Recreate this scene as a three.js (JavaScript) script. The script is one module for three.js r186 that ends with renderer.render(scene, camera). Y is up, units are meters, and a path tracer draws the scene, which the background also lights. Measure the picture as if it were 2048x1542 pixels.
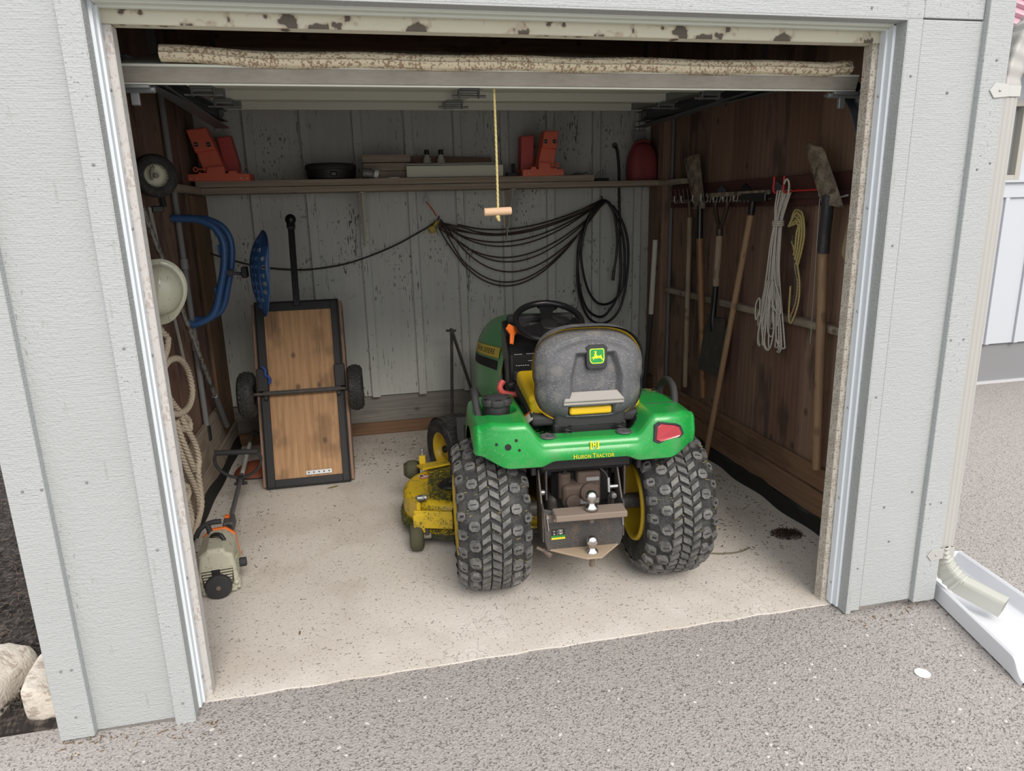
import * as THREE from 'three';
import { mergeGeometries } from 'three/addons/utils/BufferGeometryUtils.js';
import { RoundedBoxGeometry } from 'three/addons/geometries/RoundedBoxGeometry.js';

// ---------------------------------------------------------------- camera, sky, exposure
const scene = new THREE.Scene();
const camera = new THREE.PerspectiveCamera(2 * Math.atan(771 / 1385.45) * 180 / Math.PI, 2048 / 1542, 0.05, 200);
camera.position.set(0.6469, 1.6045, 2.1316);
camera.rotation.set(-0.24806, -0.2079, -0.0261, 'YXZ');
const renderer = new THREE.WebGLRenderer({ antialias: true });
renderer.toneMapping = THREE.LinearToneMapping;
renderer.toneMappingExposure = 1.37;
renderer.shadowMap.enabled = true;
{ // bright even overcast: a little brighter overhead than at the horizon, with soft cloud mottling
  const w = 128, h = 64, d = new Float32Array(w * h * 4);
  for (let j = 0; j < h; j++) for (let i = 0; i < w; i++) {
    const el = (j + 0.5) / h * Math.PI - Math.PI / 2, az = i / w * 2 * Math.PI;
    const s = Math.max(0, Math.sin(el));
    const cloud = 1 + 0.06 * Math.sin(az * 3 + 4 * el) * Math.cos(el * 5) + 0.04 * Math.sin(az * 7 + 1.3 - 6 * el);
    const L = (0.86 + 0.40 * s) * cloud;
    d.set([L * 0.985, L * 1.0, L * 1.025, 1], (j * w + i) * 4);
  }
  const sky = new THREE.DataTexture(d, w, h, THREE.RGBAFormat, THREE.FloatType);
  sky.mapping = THREE.EquirectangularReflectionMapping; sky.magFilter = THREE.LinearFilter; sky.needsUpdate = true;
  scene.background = sky; scene.environment = sky;
}
{ // veiled sun behind the cloud, high in front of the doorway
  const sun = new THREE.DirectionalLight(0xfff6ea, 1.9);
  sun.position.set(2.9, 6.6, 7.4); sun.target.position.set(1.2, 0, -1);
  sun.castShadow = true; sun.shadow.radius = 60; sun.shadow.mapSize.set(2048, 2048);
  Object.assign(sun.shadow.camera, { left: -7, right: 7, top: 7, bottom: -7, near: 0.5, far: 30 });
  scene.add(sun, sun.target);
}

// ---------------------------------------------------------------- helpers
let seed = 1234567;
function rnd(a = 0, b = 1) { seed = (seed + 0x6D2B79F5) | 0; let t = Math.imul(seed ^ (seed >>> 15), 1 | seed); t = (t + Math.imul(t ^ (t >>> 7), 61 | t)) ^ t; return a + ((t ^ (t >>> 14)) >>> 0) / 4294967296 * (b - a); }
const V = (x, y, z) => new THREE.Vector3(x, y, z);
const lerp = (a, b, t) => a + (b - a) * t, clamp = (x, a = 0, b = 1) => Math.min(b, Math.max(a, x));
const sstep = (a, b, x) => { const t = clamp((x - a) / (b - a)); return t * t * (3 - 2 * t); };
const used = {};
function numbered(n) { if (!(n in used)) { used[n] = 0; return n; } return n + '_' + String(++used[n]).padStart(3, '0'); }
function tag(o, label, category, group, kind) { o.userData.label = label; o.userData.category = category; if (group) o.userData.group = group; if (kind) o.userData.kind = kind; return o; }
function thing(name, label, category, pos = [0, 0, 0], group) { const o = new THREE.Group(); o.name = numbered(name); o.position.set(...pos); scene.add(o); return tag(o, label, category, group); }
const grp = (name, parent, pos = [0, 0, 0]) => { const g = new THREE.Group(); g.name = name; g.position.set(...pos); parent.add(g); return g; };
const axX = (g) => g.rotateZ(Math.PI / 2);   // a lathe turned to spin about x
function struct(name, label, category) { const o = thing(name, label, category); o.userData.kind = 'structure'; return o; }
function prep(g) { let q = g.index ? g.toNonIndexed() : g; const o = new THREE.BufferGeometry(); if (!q.attributes.normal) q.computeVertexNormals(); for (const k of ['position', 'normal', 'uv']) if (q.attributes[k]) o.setAttribute(k, q.attributes[k]); if (!o.attributes.uv) o.setAttribute('uv', new THREE.BufferAttribute(new Float32Array(o.attributes.position.count * 2), 2)); o.userData = g.userData; return o; }
function merge(list) { const l = list.map(prep); const g = l.length === 1 ? l[0] : mergeGeometries(l); g.userData = {}; return g; }
// uv in metres on the plane each face lies closest to; v runs along the axis «long»
function uvm(g0, long = 'y', ou = 0, ov = 0) {
  const g = prep(g0), p = g.attributes.position, uv = new Float32Array(p.count * 2), L = 'xyz'.indexOf(long);
  const a = V(), b = V(), c = V();
  for (let i = 0; i < p.count; i += 3) {
    a.fromBufferAttribute(p, i); b.fromBufferAttribute(p, i + 1); c.fromBufferAttribute(p, i + 2);
    b.sub(a); c.sub(a); b.cross(c);
    const N = g.attributes.normal.array, i3 = i * 3; if (b.x * (N[i3] + N[i3 + 3] + N[i3 + 6]) + b.y * (N[i3 + 1] + N[i3 + 4] + N[i3 + 7]) + b.z * (N[i3 + 2] + N[i3 + 5] + N[i3 + 8]) < 0) for (const A of [p.array, N]) for (let k = 3; k < 6; k++) { const t = A[i3 + k]; A[i3 + k] = A[i3 + k + 3]; A[i3 + k + 3] = t; }   // keep winding and normals in step after mirroring
    const n = [Math.abs(b.x), Math.abs(b.y), Math.abs(b.z)], m = n.indexOf(Math.max(...n));
    const rest = [0, 1, 2].filter((k) => k !== m), v = rest.includes(L) ? L : rest[1], u = rest.find((k) => k !== v);
    for (let k = 0; k < 3; k++) { uv[(i + k) * 2] = p.array[(i + k) * 3 + u] + ou; uv[(i + k) * 2 + 1] = p.array[(i + k) * 3 + v] + ov; }
  }
  g.setAttribute('uv', new THREE.BufferAttribute(uv, 2)); return g;
}
function mesh(name, geo, mat, parent, long = 'y', vary = true) {
  let g = Array.isArray(geo) ? merge(geo) : geo;
  if (!g.userData.keep) g = uvm(g, long, vary ? rnd(0, 3) : 0, vary ? rnd(0, 3) : 0);
  const m = new THREE.Mesh(g, mat); m.name = parent ? name : numbered(name); (parent || scene).add(m); return m;
}
function inst(name, geo, mat, parent) { const m = new THREE.Mesh(geo, mat); m.name = name; parent.add(m); return m; }   // shares a ready geometry
function solo(name, geo, mat, label, category, group, long = 'y') { return tag(mesh(name, geo, mat, null, long), label, category, group); }
const keep = (g) => { const q = prep(g); q.userData = { keep: true }; return q; };
function mv(g, x = 0, y = 0, z = 0, rx = 0, ry = 0, rz = 0) { if (rx || ry || rz) g.applyMatrix4(new THREE.Matrix4().makeRotationFromEuler(new THREE.Euler(rx, ry, rz, 'YXZ'))); g.translate(x, y, z); return g; }
// box with chamfered edges, 44 triangles
function cbox(w, h, d, b = 0.002) {
  b = Math.min(b, w * 0.45, h * 0.45, d * 0.45);
  const H = [w / 2, h / 2, d / 2], pos = [];
  const P = (s, f) => s.map((q, k) => q * (k === f ? H[k] : H[k] - b));
  const tri = (A, B, C) => { const ab = B.map((v, k) => v - A[k]), ac = C.map((v, k) => v - A[k]); const n = [ab[1] * ac[2] - ab[2] * ac[1], ab[2] * ac[0] - ab[0] * ac[2], ab[0] * ac[1] - ab[1] * ac[0]]; const m = A.map((v, k) => v + B[k] + C[k]); if (n[0] * m[0] + n[1] * m[1] + n[2] * m[2] < 0) pos.push(...A, ...C, ...B); else pos.push(...A, ...B, ...C); };
  const S = [-1, 1];
  for (let f = 0; f < 3; f++) { const u = (f + 1) % 3, v = (f + 2) % 3;
    for (const s of S) { const q = [[-1, -1], [1, -1], [1, 1], [-1, 1]].map(([i, j]) => { const t = [0, 0, 0]; t[f] = s; t[u] = i; t[v] = j; return P(t, f); }); tri(q[0], q[1], q[2]); tri(q[0], q[2], q[3]); }
    for (const i of S) for (const j of S) { const e = (k, fc) => { const t = [0, 0, 0]; t[f] = k; t[u] = i; t[v] = j; return P(t, fc); }; const q = [e(-1, u), e(1, u), e(1, v), e(-1, v)]; tri(q[0], q[1], q[2]); tri(q[0], q[2], q[3]); } }
  for (const i of S) for (const j of S) for (const k of S) tri(P([i, j, k], 0), P([i, j, k], 1), P([i, j, k], 2));
  const g = new THREE.BufferGeometry(); g.setAttribute('position', new THREE.BufferAttribute(new Float32Array(pos), 3)); g.computeVertexNormals(); return g;
}
const bx = (x0, x1, y0, y1, z0, z1, b = 0.002) => mv(cbox(x1 - x0, y1 - y0, z1 - z0, b), (x0 + x1) / 2, (y0 + y1) / 2, (z0 + z1) / 2);
const rbox = (w, h, d, r, s = 3) => new RoundedBoxGeometry(w, h, d, s, r);
function orient(g, a, b) { // y axis of g (centred) onto a->b
  const d = b.clone().sub(a), q = new THREE.Quaternion().setFromUnitVectors(V(0, 1, 0), d.clone().normalize());
  g.applyQuaternion(q); const m = a.clone().add(b).multiplyScalar(0.5); g.translate(m.x, m.y, m.z); return g;
}
function rod(a, b, r, r2 = r, seg = 14) { a = V(...a); b = V(...b); const L = a.distanceTo(b), c = Math.min(r, r2) * 0.18; return orient(new THREE.LatheGeometry([[0, -L / 2], [r - c, -L / 2], [r, -L / 2 + c], [r2, L / 2 - c], [r2 - c, L / 2], [0, L / 2]].map((p) => new THREE.Vector2(...p)), seg), a, b); }
function bar(a, b, w, t, bev = 0.0015) { a = V(...a); b = V(...b); return orient(cbox(w, a.distanceTo(b), t, bev), a, b); }
const cyl = (r, h, seg = 24, c = 0.002) => new THREE.LatheGeometry([[0, -h / 2], [r - c, -h / 2], [r, -h / 2 + c], [r, h / 2 - c], [r - c, h / 2], [0, h / 2]].map((p) => new THREE.Vector2(...p)), seg);
const lathe = (pts, seg = 32) => new THREE.LatheGeometry(pts.map((p) => new THREE.Vector2(...p)), seg);
const ball = (r, x = 0, y = 0, z = 0, s = 16) => new THREE.SphereGeometry(r, s, Math.max(8, s * 0.6 | 0)).translate(x, y, z);
function ext(pts, depth, bevel = 0, holes = [], seg = 1) { const s = new THREE.Shape(pts.map((p) => new THREE.Vector2(...p))); for (const h of holes) s.holes.push(new THREE.Path(h.map((p) => new THREE.Vector2(...p)))); const g = new THREE.ExtrudeGeometry(s, { depth: depth - 2 * bevel, bevelEnabled: bevel > 0, bevelSize: bevel, bevelThickness: bevel, bevelOffset: -bevel, bevelSegments: seg, curveSegments: 8 }); return g.translate(0, 0, bevel); }
const circ = (r, n = 16, x = 0, y = 0) => Array.from({ length: n }, (_, i) => [x + r * Math.cos(i / n * 2 * Math.PI), y + r * Math.sin(i / n * 2 * Math.PI)]);
// tube along smooth path; strands > 0 twists it like laid rope
function tube(pts, r, { closed = false, seg = 0, rad = 10, strands = 0, pitch = 0.03, tension = 0.5, straight = false, depth = 0.16 } = {}) {
  const v = pts.map((p) => V(...p));
  const curve = straight ? (() => { const c = new THREE.CurvePath(); for (let i = 1; i < v.length; i++) c.add(new THREE.LineCurve3(v[i - 1], v[i])); return c; })() : new THREE.CatmullRomCurve3(v, closed, 'catmullrom', tension);
  const L = curve.getLength(), n = seg || Math.max(8, Math.round(L / (strands ? pitch / 7 : Math.max(0.01, r * 1.6))));
  const fr = curve.computeFrenetFrames(n, closed), pos = [], nor = [], uv = [], idx = [], q = V(), c = V();
  for (let i = 0; i <= n; i++) { curve.getPointAt(i / n, c); const s = i / n * L;
    for (let j = 0; j <= rad; j++) { const t = j / rad * 2 * Math.PI, k = strands ? 1 - depth * Math.pow(Math.abs(Math.sin(strands / 2 * (t + s / pitch * 2 * Math.PI / strands * 1.0))), 3) * 1 : 1;
      q.copy(fr.normals[i]).multiplyScalar(Math.cos(t)).addScaledVector(fr.binormals[i], Math.sin(t));
      pos.push(c.x + q.x * r * k, c.y + q.y * r * k, c.z + q.z * r * k); nor.push(q.x, q.y, q.z); uv.push(j / rad, s); } }
  for (let i = 0; i < n; i++) for (let j = 0; j < rad; j++) { const a = i * (rad + 1) + j, b = a + rad + 1; idx.push(a, a + 1, b, b, a + 1, b + 1); }
  if (!closed) for (const e of [0, n]) { curve.getPointAt(e / n, c); const k = pos.length / 3, t = fr.tangents[e]; pos.push(c.x, c.y, c.z); const s = e ? 1 : -1; nor.push(t.x * s, t.y * s, t.z * s); uv.push(0, 0); for (let j = 0; j < rad; j++) { const a = e * (rad + 1) + j; e ? idx.push(k, a, a + 1) : idx.push(k, a + 1, a); } }
  const g = new THREE.BufferGeometry(); g.setAttribute('position', new THREE.Float32BufferAttribute(pos, 3)); g.setAttribute('normal', new THREE.Float32BufferAttribute(nor, 3)); g.setAttribute('uv', new THREE.Float32BufferAttribute(uv, 2)); g.setIndex(idx);
  if (strands) g.computeVertexNormals(); return g;
}
// surface from a function of (u, v)
function surf(fn, nu, nv) { const pos = [], uv = [], idx = []; for (let j = 0; j <= nv; j++) for (let i = 0; i <= nu; i++) { const p = fn(i / nu, j / nv); pos.push(...p); uv.push(i / nu, j / nv); } for (let j = 0; j < nv; j++) for (let i = 0; i < nu; i++) { const a = j * (nu + 1) + i, b = a + nu + 1; idx.push(a, a + 1, b, b, a + 1, b + 1); } const g = new THREE.BufferGeometry(); g.setAttribute('position', new THREE.Float32BufferAttribute(pos, 3)); g.setAttribute('uv', new THREE.Float32BufferAttribute(uv, 2)); g.setIndex(idx); g.computeVertexNormals(); return g; }

// ---------------------------------------------------------------- tiling noise and textures
const hash = (x, y, s) => { let h = Math.imul(x, 374761393) ^ Math.imul(y, 668265263) ^ Math.imul(s, 1442695041); h = Math.imul(h ^ (h >>> 13), 1274126177); return ((h ^ (h >>> 16)) >>> 0) / 4294967296; };
const RT = new Float32Array(65536); for (let i = 0; i < 65536; i++) RT[i] = hash(i, i * 31 + 7, 5);
function vn(x, y, px, py, s) {
  let i = Math.floor(x), j = Math.floor(y); let u = x - i, v = y - j; u = u * u * (3 - 2 * u); v = v * v * (3 - 2 * v);
  i %= px; if (i < 0) i += px; j %= py; if (j < 0) j += py; const i1 = i + 1 === px ? 0 : i + 1, j1 = j + 1 === py ? 0 : j + 1, k = s * 26699;
  const J = (j * 9277) ^ k, K = (j1 * 9277) ^ k, a = i * 12553, b = i1 * 12553, q = RT[(a ^ J) & 65535], w = RT[(a ^ K) & 65535];
  const m = q + (RT[(b ^ J) & 65535] - q) * u, n = w + (RT[(b ^ K) & 65535] - w) * u; return m + (n - m) * v;
}
function fbm(u, v, fx, fy, oct, s) { let a = 0, k = 0.5, t = 0; for (let o = 0; o < oct; o++) { a += k * vn(u * fx, v * fy, fx, fy, s + o); t += k; k *= 0.5; fx *= 2; fy *= 2; } return a / t; }
const LUT = new Uint8Array(4096).map((_, i) => Math.round(255 * (i / 4095 <= 0.0031308 ? 12.92 * i / 4095 : 1.055 * Math.pow(i / 4095, 1 / 2.4) - 0.055)));
// fn(u, v) -> [r, g, b, height] with linear colours; period in metres
function tex(w, h, per, fn, bump = true) {
  const c = new Uint8Array(w * h * 4), b = new Uint8Array(w * h * 4), S = (x) => LUT[x <= 0 ? 0 : x >= 1 ? 4095 : (x * 4095) | 0];
  for (let j = 0; j < h; j++) for (let i = 0; i < w; i++) { const o = fn(i / w, j / h), k = (j * w + i) * 4; c[k] = S(o[0]); c[k + 1] = S(o[1]); c[k + 2] = S(o[2]); c[k + 3] = 255; const q = 255 * clamp(o[3] ?? 0.5); b[k] = b[k + 1] = b[k + 2] = q; b[k + 3] = 255; }
  const mk = (d, srgb) => { const t = new THREE.DataTexture(d, w, h); t.wrapS = t.wrapT = THREE.RepeatWrapping; t.magFilter = THREE.LinearFilter; t.minFilter = THREE.LinearMipmapLinearFilter; t.generateMipmaps = true; if (srgb) t.colorSpace = THREE.SRGBColorSpace; t.repeat.set(1 / per[0], 1 / per[1]); t.needsUpdate = true; return t; };
  return { map: mk(c, true), bumpMap: bump ? mk(b, false) : null };
}
function mat(t, o = {}) { const m = new THREE.MeshPhysicalMaterial({ roughness: 0.8, side: THREE.DoubleSide, ...o }); if (t) { m.map = t.map; if (t.bumpMap && o.bumpScale) m.bumpMap = t.bumpMap; } return m; }
const lin = (r, g, b) => new THREE.Color().setRGB(r, g, b);
const plain = (r, g, b, rough = 0.6, o = {}) => new THREE.MeshPhysicalMaterial({ color: lin(r, g, b), roughness: rough, side: THREE.DoubleSide, ...o });
const mix3 = (a, b, t) => [lerp(a[0], b[0], t), lerp(a[1], b[1], t), lerp(a[2], b[2], t)];

const T = {};
// rough-sawn painted siding: fine horizontal saw lines, hairline checks and scuffs in the paint
T.siding = tex(1024, 1024, [0.8, 0.8], (u, v) => {
  const big = fbm(u, v, 3, 3, 4, 17), grain = fbm(u, v, 150, 170, 2, 13), fine = fbm(u, v, 22, 230, 3, 11), reg = fbm(u, v, 4, 3, 3, 19), blotch = fbm(u, v, 9, 5, 4, 23);
  const saw = 0.5 + 0.5 * Math.sin(2 * Math.PI * (v * 130 + 1.2 * fbm(u, v, 3, 6, 3, 5)));
  const crack = sstep(0.74, 0.84, fbm(u, v, 130, 100, 3, 31)) * sstep(0.52, 0.70, big), scuff = sstep(0.70, 0.80, fbm(u, v, 70, 9, 4, 41)) * sstep(0.56, 0.74, blotch);
  const hgt = 0.45 + (0.10 + 0.16 * reg) * saw * fine + 0.26 * (fine - 0.5) + (0.25 + 0.35 * (1 - reg)) * (grain - 0.5) - 0.35 * crack;
  let c = mix3([0.345, 0.362, 0.362], [0.405, 0.424, 0.43], 0.7 * big + 0.3 * grain); c = mix3(c, [0.19, 0.185, 0.175], 0.55 * crack); c = mix3(c, [0.27, 0.27, 0.265], 0.45 * scuff);
  return [...c, hgt];
});
// old interior white paint: vertical checks, flaking down to dark wood
T.oldpaint = tex(1024, 1024, [1.3, 1.3], (u, v) => {
  const big = fbm(u, v, 4, 3, 4, 51), st = fbm(u, v, 90, 6, 4, 57), fl = fbm(u, v, 150, 46, 3, 63), spots = fbm(u, v, 190, 150, 2, 71), reg = fbm(u, v, 5, 3, 4, 73);
  const check = sstep(0.72, 0.78, fbm(u, v, 220, 14, 3, 77)) * sstep(0.52, 0.64, fbm(u, v, 9, 4, 3, 79));
  const flake = sstep(0.70, 0.75, fl) * sstep(0.56, 0.68, reg), dot = sstep(0.86, 0.90, spots) * sstep(0.4, 0.6, big);
  const brown = sstep(0.72, 0.78, fbm(u, v, 40, 50, 3, 83)) * sstep(0.6, 0.72, fbm(u, v, 4, 5, 2, 85));
  const k = Math.max(check, flake, dot); let c = mix3([0.50, 0.515, 0.485], [0.64, 0.65, 0.605], 0.5 * big + 0.5 * st); c = mix3(c, [0.045, 0.04, 0.034], 0.88 * k); c = mix3(c, [0.22, 0.14, 0.10], 0.5 * brown);
  return [...c, 0.6 + 0.15 * st - 0.4 * k];
});
const wood = (sd, lo, hi, dark, per = [0.6, 1.8], blot = 0.5) => tex(352, 704, per, (u, v) => {
  const w = 0.05 * fbm(u, v, 3, 3, 3, sd + 3), g = fbm(u + w, v, 46, 3, 4, sd), g2 = fbm(u + w, v, 150, 6, 3, sd + 9), b = fbm(u, v, 4, 5, 4, sd + 20);
  const ring = 0.5 + 0.5 * Math.sin(2 * Math.PI * (u * 14 + 2.4 * fbm(u, v, 3, 2, 3, sd + 40)));
  let c = mix3(lo, hi, clamp(0.55 * g + 0.25 * ring + 0.3 * g2 - 0.1)); c = mix3(c, dark, blot * sstep(0.52, 0.72, b) * 0.8 + 0.35 * sstep(0.66, 0.74, g2));
  let k = 0; for (let n = 0; n < 5; n++) { const kx = hash(n, sd, 7), ky = hash(sd, n, 9); let dx = Math.abs(u - kx); dx = Math.min(dx, 1 - dx) * per[0]; let dy = Math.abs(v - ky); dy = Math.min(dy, 1 - dy) * per[1]; const r = Math.hypot(dx, dy * 0.7); k = Math.max(k, 1 - sstep(0.006, 0.016 + 0.008 * hash(n, 3, sd), r)); }
  c = mix3(c, dark, 0.8 * k); return [...c, 0.5 + 0.35 * (g - 0.5) + 0.4 * (g2 - 0.5)];
});
T.plank = wood(101, [0.17, 0.10, 0.077], [0.30, 0.185, 0.14], [0.07, 0.046, 0.04], [0.6, 1.8], 0.9);
T.plank2 = wood(131, [0.20, 0.122, 0.088], [0.345, 0.22, 0.155], [0.085, 0.055, 0.044], [0.6, 1.8], 0.9);
T.plank3 = wood(121, [0.15, 0.082, 0.06], [0.26, 0.15, 0.108], [0.06, 0.038, 0.032], [0.6, 1.8], 0.9);
T.ply = wood(161, [0.33, 0.18, 0.088], [0.57, 0.355, 0.19], [0.12, 0.07, 0.042], [0.5, 1.2], 0.62);
T.greywood = wood(191, [0.25, 0.205, 0.16], [0.45, 0.375, 0.295], [0.12, 0.092, 0.072], [0.5, 1.6]);
T.sillwood = wood(211, [0.17, 0.095, 0.055], [0.28, 0.165, 0.10], [0.08, 0.045, 0.03], [0.5, 1.6]);
T.skirt = wood(231, [0.20, 0.19, 0.17], [0.36, 0.34, 0.31], [0.10, 0.09, 0.08], [0.4, 1.5], 0.4);
T.handle = wood(251, [0.27, 0.165, 0.09], [0.42, 0.275, 0.16], [0.17, 0.10, 0.06], [0.08, 0.9], 0.35);
T.handleold = wood(271, [0.26, 0.20, 0.14], [0.42, 0.33, 0.24], [0.16, 0.11, 0.08], [0.08, 0.7], 0.4);
// worn concrete: sandy, pitted, with hairlines and dirt patches
T.concrete = tex(1280, 1280, [1.2, 1.2], (u, v) => {
  const big = fbm(u, v, 3, 3, 5, 301), f = fbm(u, v, 240, 240, 2, 307), pit = sstep(0.80, 0.86, fbm(u, v, 230, 170, 2, 311)), p2 = sstep(0.80, 0.84, fbm(u, v, 110, 110, 2, 317)), dirt = sstep(0.50, 0.75, fbm(u, v, 5, 5, 4, 331));
  const hair = sstep(0.02, 0.0, Math.abs(fbm(u, v, 12, 12, 4, 341) - 0.5)) * sstep(0.6, 0.7, fbm(u, v, 4, 4, 2, 347));
  let c = mix3([0.55, 0.505, 0.455], [0.72, 0.68, 0.63], 0.4 * big + 0.6 * f); c = mix3(c, [0.48, 0.42, 0.36], 0.4 * dirt); c = mix3(c, [0.14, 0.115, 0.095], 0.75 * Math.max(pit, 0.8 * p2)); c = mix3(c, [0.25, 0.21, 0.17], 0.4 * hair);
  return [...c, 0.55 + 0.25 * (f - 0.5) - 0.4 * Math.max(pit, p2) - 0.2 * hair];
});
T.asphalt = tex(1280, 1280, [1.0, 1.0], (u, v) => {
  const g = fbm(u, v, 200, 200, 2, 401), g2 = vn(u * 420, v * 420, 420, 420, 405), big = fbm(u, v, 4, 4, 4, 411), hole = sstep(0.64, 0.80, fbm(u, v, 170, 170, 2, 421)), chip = sstep(0.86, 0.92, vn(u * 260, v * 260, 260, 260, 431));
  let c = mix3([0.23, 0.211, 0.20], [0.45, 0.42, 0.403], clamp(0.8 * g + 0.4 * g2 - 0.1)); c = mix3(c, [0.36, 0.32, 0.295], 0.4 * big); c = mix3(c, [0.085, 0.077, 0.072], 0.6 * hole); c = mix3(c, [0.58, 0.56, 0.53], 0.6 * chip);
  return [...c, 0.35 + 0.5 * g - 0.4 * hole + 0.2 * chip];
});
T.rustpaint = tex(512, 512, [0.35, 0.35], (u, v) => { const a = fbm(u, v, 8, 8, 5, 501), b = fbm(u, v, 70, 50, 3, 507); const r = sstep(0.56, 0.66, 0.45 * a + 0.55 * b); let c = mix3([0.47, 0.455, 0.44], [0.56, 0.545, 0.53], a); c = mix3(c, [0.33, 0.265, 0.225], 0.55 * r); return [...c, 0.6 - 0.4 * r]; });
T.pebble = tex(512, 512, [0.16, 0.16], (u, v) => { const b = fbm(u, v, 40, 40, 3, 521), a = fbm(u, v, 6, 6, 4, 527), s = sstep(0.60, 0.68, b); let c = mix3([0.40, 0.365, 0.31], [0.58, 0.55, 0.49], a); c = mix3(c, [0.20, 0.14, 0.095], 0.7 * s); return [...c, b]; });
T.creamspot = tex(1024, 256, [1.2, 0.3], (u, v) => { const a = fbm(u, v, 24, 6, 4, 541), s = sstep(0.72, 0.76, a), t = sstep(0.64, 0.72, a) * (1 - s); let c = mix3([0.62, 0.60, 0.47], [0.66, 0.64, 0.52], fbm(u, v, 10, 4, 3, 547)); c = mix3(c, [0.42, 0.30, 0.20], 0.5 * t); c = mix3(c, [0.06, 0.04, 0.03], 0.9 * s); return [...c, 0.5]; });
T.seal = tex(1024, 128, [0.8, 0.1], (u, v) => { const a = fbm(u, v, 16, 4, 5, 561), b = fbm(u, v, 160, 24, 3, 567), s = sstep(0.50, 0.58, 0.3 * a + 0.7 * b); let c = mix3([0.62, 0.54, 0.38], [0.70, 0.64, 0.48], b); c = mix3(c, [0.22, 0.13, 0.07], 0.8 * s); return [...c, 0.5 - 0.3 * s]; });
T.grime = tex(512, 512, [0.5, 0.5], (u, v) => { const a = fbm(u, v, 6, 6, 5, 581), b = fbm(u, v, 90, 20, 3, 587); const c = mix3([0.20, 0.18, 0.15], [0.33, 0.31, 0.27], 0.6 * a + 0.4 * b); return [...c, b]; });
T.rubber = tex(512, 512, [0.3, 0.3], (u, v) => { const a = fbm(u, v, 7, 7, 5, 601), b = fbm(u, v, 80, 80, 2, 607); const c = mix3([0.016, 0.016, 0.017], [0.055, 0.053, 0.05], sstep(0.35, 0.75, 0.6 * a + 0.4 * b)); return [...c, b]; });
T.seat = tex(512, 512, [0.24, 0.24], (u, v) => { const g = fbm(u, v, 120, 120, 2, 621), a = fbm(u, v, 5, 5, 5, 627), s = sstep(0.64, 0.76, g), d = sstep(0.48, 0.72, a); let c = mix3([0.10, 0.103, 0.112], [0.23, 0.23, 0.24], s); c = mix3(c, [0.26, 0.245, 0.215], 0.4 * d); return [...c, g]; });
T.green = tex(512, 512, [0.5, 0.5], (u, v) => { const a = fbm(u, v, 6, 6, 5, 641), b = fbm(u, v, 120, 120, 2, 647), s = sstep(0.74, 0.8, b), d = sstep(0.56, 0.76, a); let c = mix3([0.008, 0.27, 0.045], [0.015, 0.33, 0.06], a); c = mix3(c, [0.10, 0.26, 0.11], 0.35 * d); c = mix3(c, [0.3, 0.33, 0.2], 0.4 * s); return [...c, 0.5]; });
T.yellow = tex(512, 512, [0.4, 0.4], (u, v) => { const a = fbm(u, v, 7, 7, 5, 661), b = fbm(u, v, 70, 70, 3, 667), s = sstep(0.58, 0.68, 0.6 * b + 0.4 * a), d = sstep(0.5, 0.7, a); let c = mix3([0.60, 0.40, 0.012], [0.68, 0.47, 0.02], b); c = mix3(c, [0.22, 0.17, 0.03], 0.35 * d); c = mix3(c, [0.07, 0.085, 0.02], 0.85 * s); return [...c, 0.5 + 0.3 * s]; });
T.steel = tex(512, 512, [0.25, 0.25], (u, v) => { const a = fbm(u, v, 6, 6, 5, 681), b = fbm(u, v, 90, 90, 2, 687), r = sstep(0.5, 0.68, 0.7 * a + 0.3 * b); let c = mix3([0.045, 0.043, 0.042], [0.085, 0.08, 0.076], b); c = mix3(c, [0.15, 0.105, 0.075], 0.6 * r); return [...c, b]; });
T.rust = tex(512, 512, [0.2, 0.2], (u, v) => { const a = fbm(u, v, 6, 6, 5, 701), b = fbm(u, v, 90, 90, 2, 707); const c = mix3([0.085, 0.06, 0.048], [0.215, 0.165, 0.132], 0.6 * a + 0.4 * b); return [...c, b]; });
T.galv = tex(256, 512, [0.15, 0.4], (u, v) => { const a = fbm(u, v, 14, 20, 4, 721), s = sstep(0.58, 0.66, a); return [...mix3([0.34, 0.35, 0.35], [0.14, 0.13, 0.12], s), 0.5]; });
T.blade = tex(512, 512, [0.3, 0.3], (u, v) => { const a = fbm(u, v, 7, 7, 5, 741), b = fbm(u, v, 70, 70, 3, 747); let c = mix3([0.16, 0.135, 0.11], [0.42, 0.345, 0.26], sstep(0.3, 0.7, 0.65 * a + 0.35 * b)); c = mix3(c, [0.05, 0.045, 0.042], 0.7 * sstep(0.56, 0.66, fbm(u, v, 9, 9, 4, 751))); return [...c, b]; });
T.mulch = tex(512, 512, [0.5, 0.5], (u, v) => { const a = fbm(u, v, 60, 20, 4, 761), b = fbm(u, v, 14, 50, 3, 767); const c = mix3([0.018, 0.014, 0.012], [0.10, 0.08, 0.07], sstep(0.4, 0.75, 0.5 * a + 0.5 * b)); return [...c, a]; });
T.stone = tex(512, 512, [0.4, 0.4], (u, v) => { const a = fbm(u, v, 5, 5, 6, 781), b = fbm(u, v, 60, 60, 3, 787); let c = mix3([0.42, 0.37, 0.31], [0.68, 0.63, 0.56], 0.5 * a + 0.5 * b); c = mix3(c, [0.2, 0.15, 0.11], 0.5 * sstep(0.6, 0.72, fbm(u, v, 12, 30, 4, 791))); return [...c, 0.6 * a + 0.4 * b]; });
T.ropefib = tex(256, 256, [1, 0.05], (u, v) => { const a = fbm(u, v, 40, 30, 3, 801); return [...mix3([0.40, 0.33, 0.245], [0.62, 0.54, 0.43], a), a]; });

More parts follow.
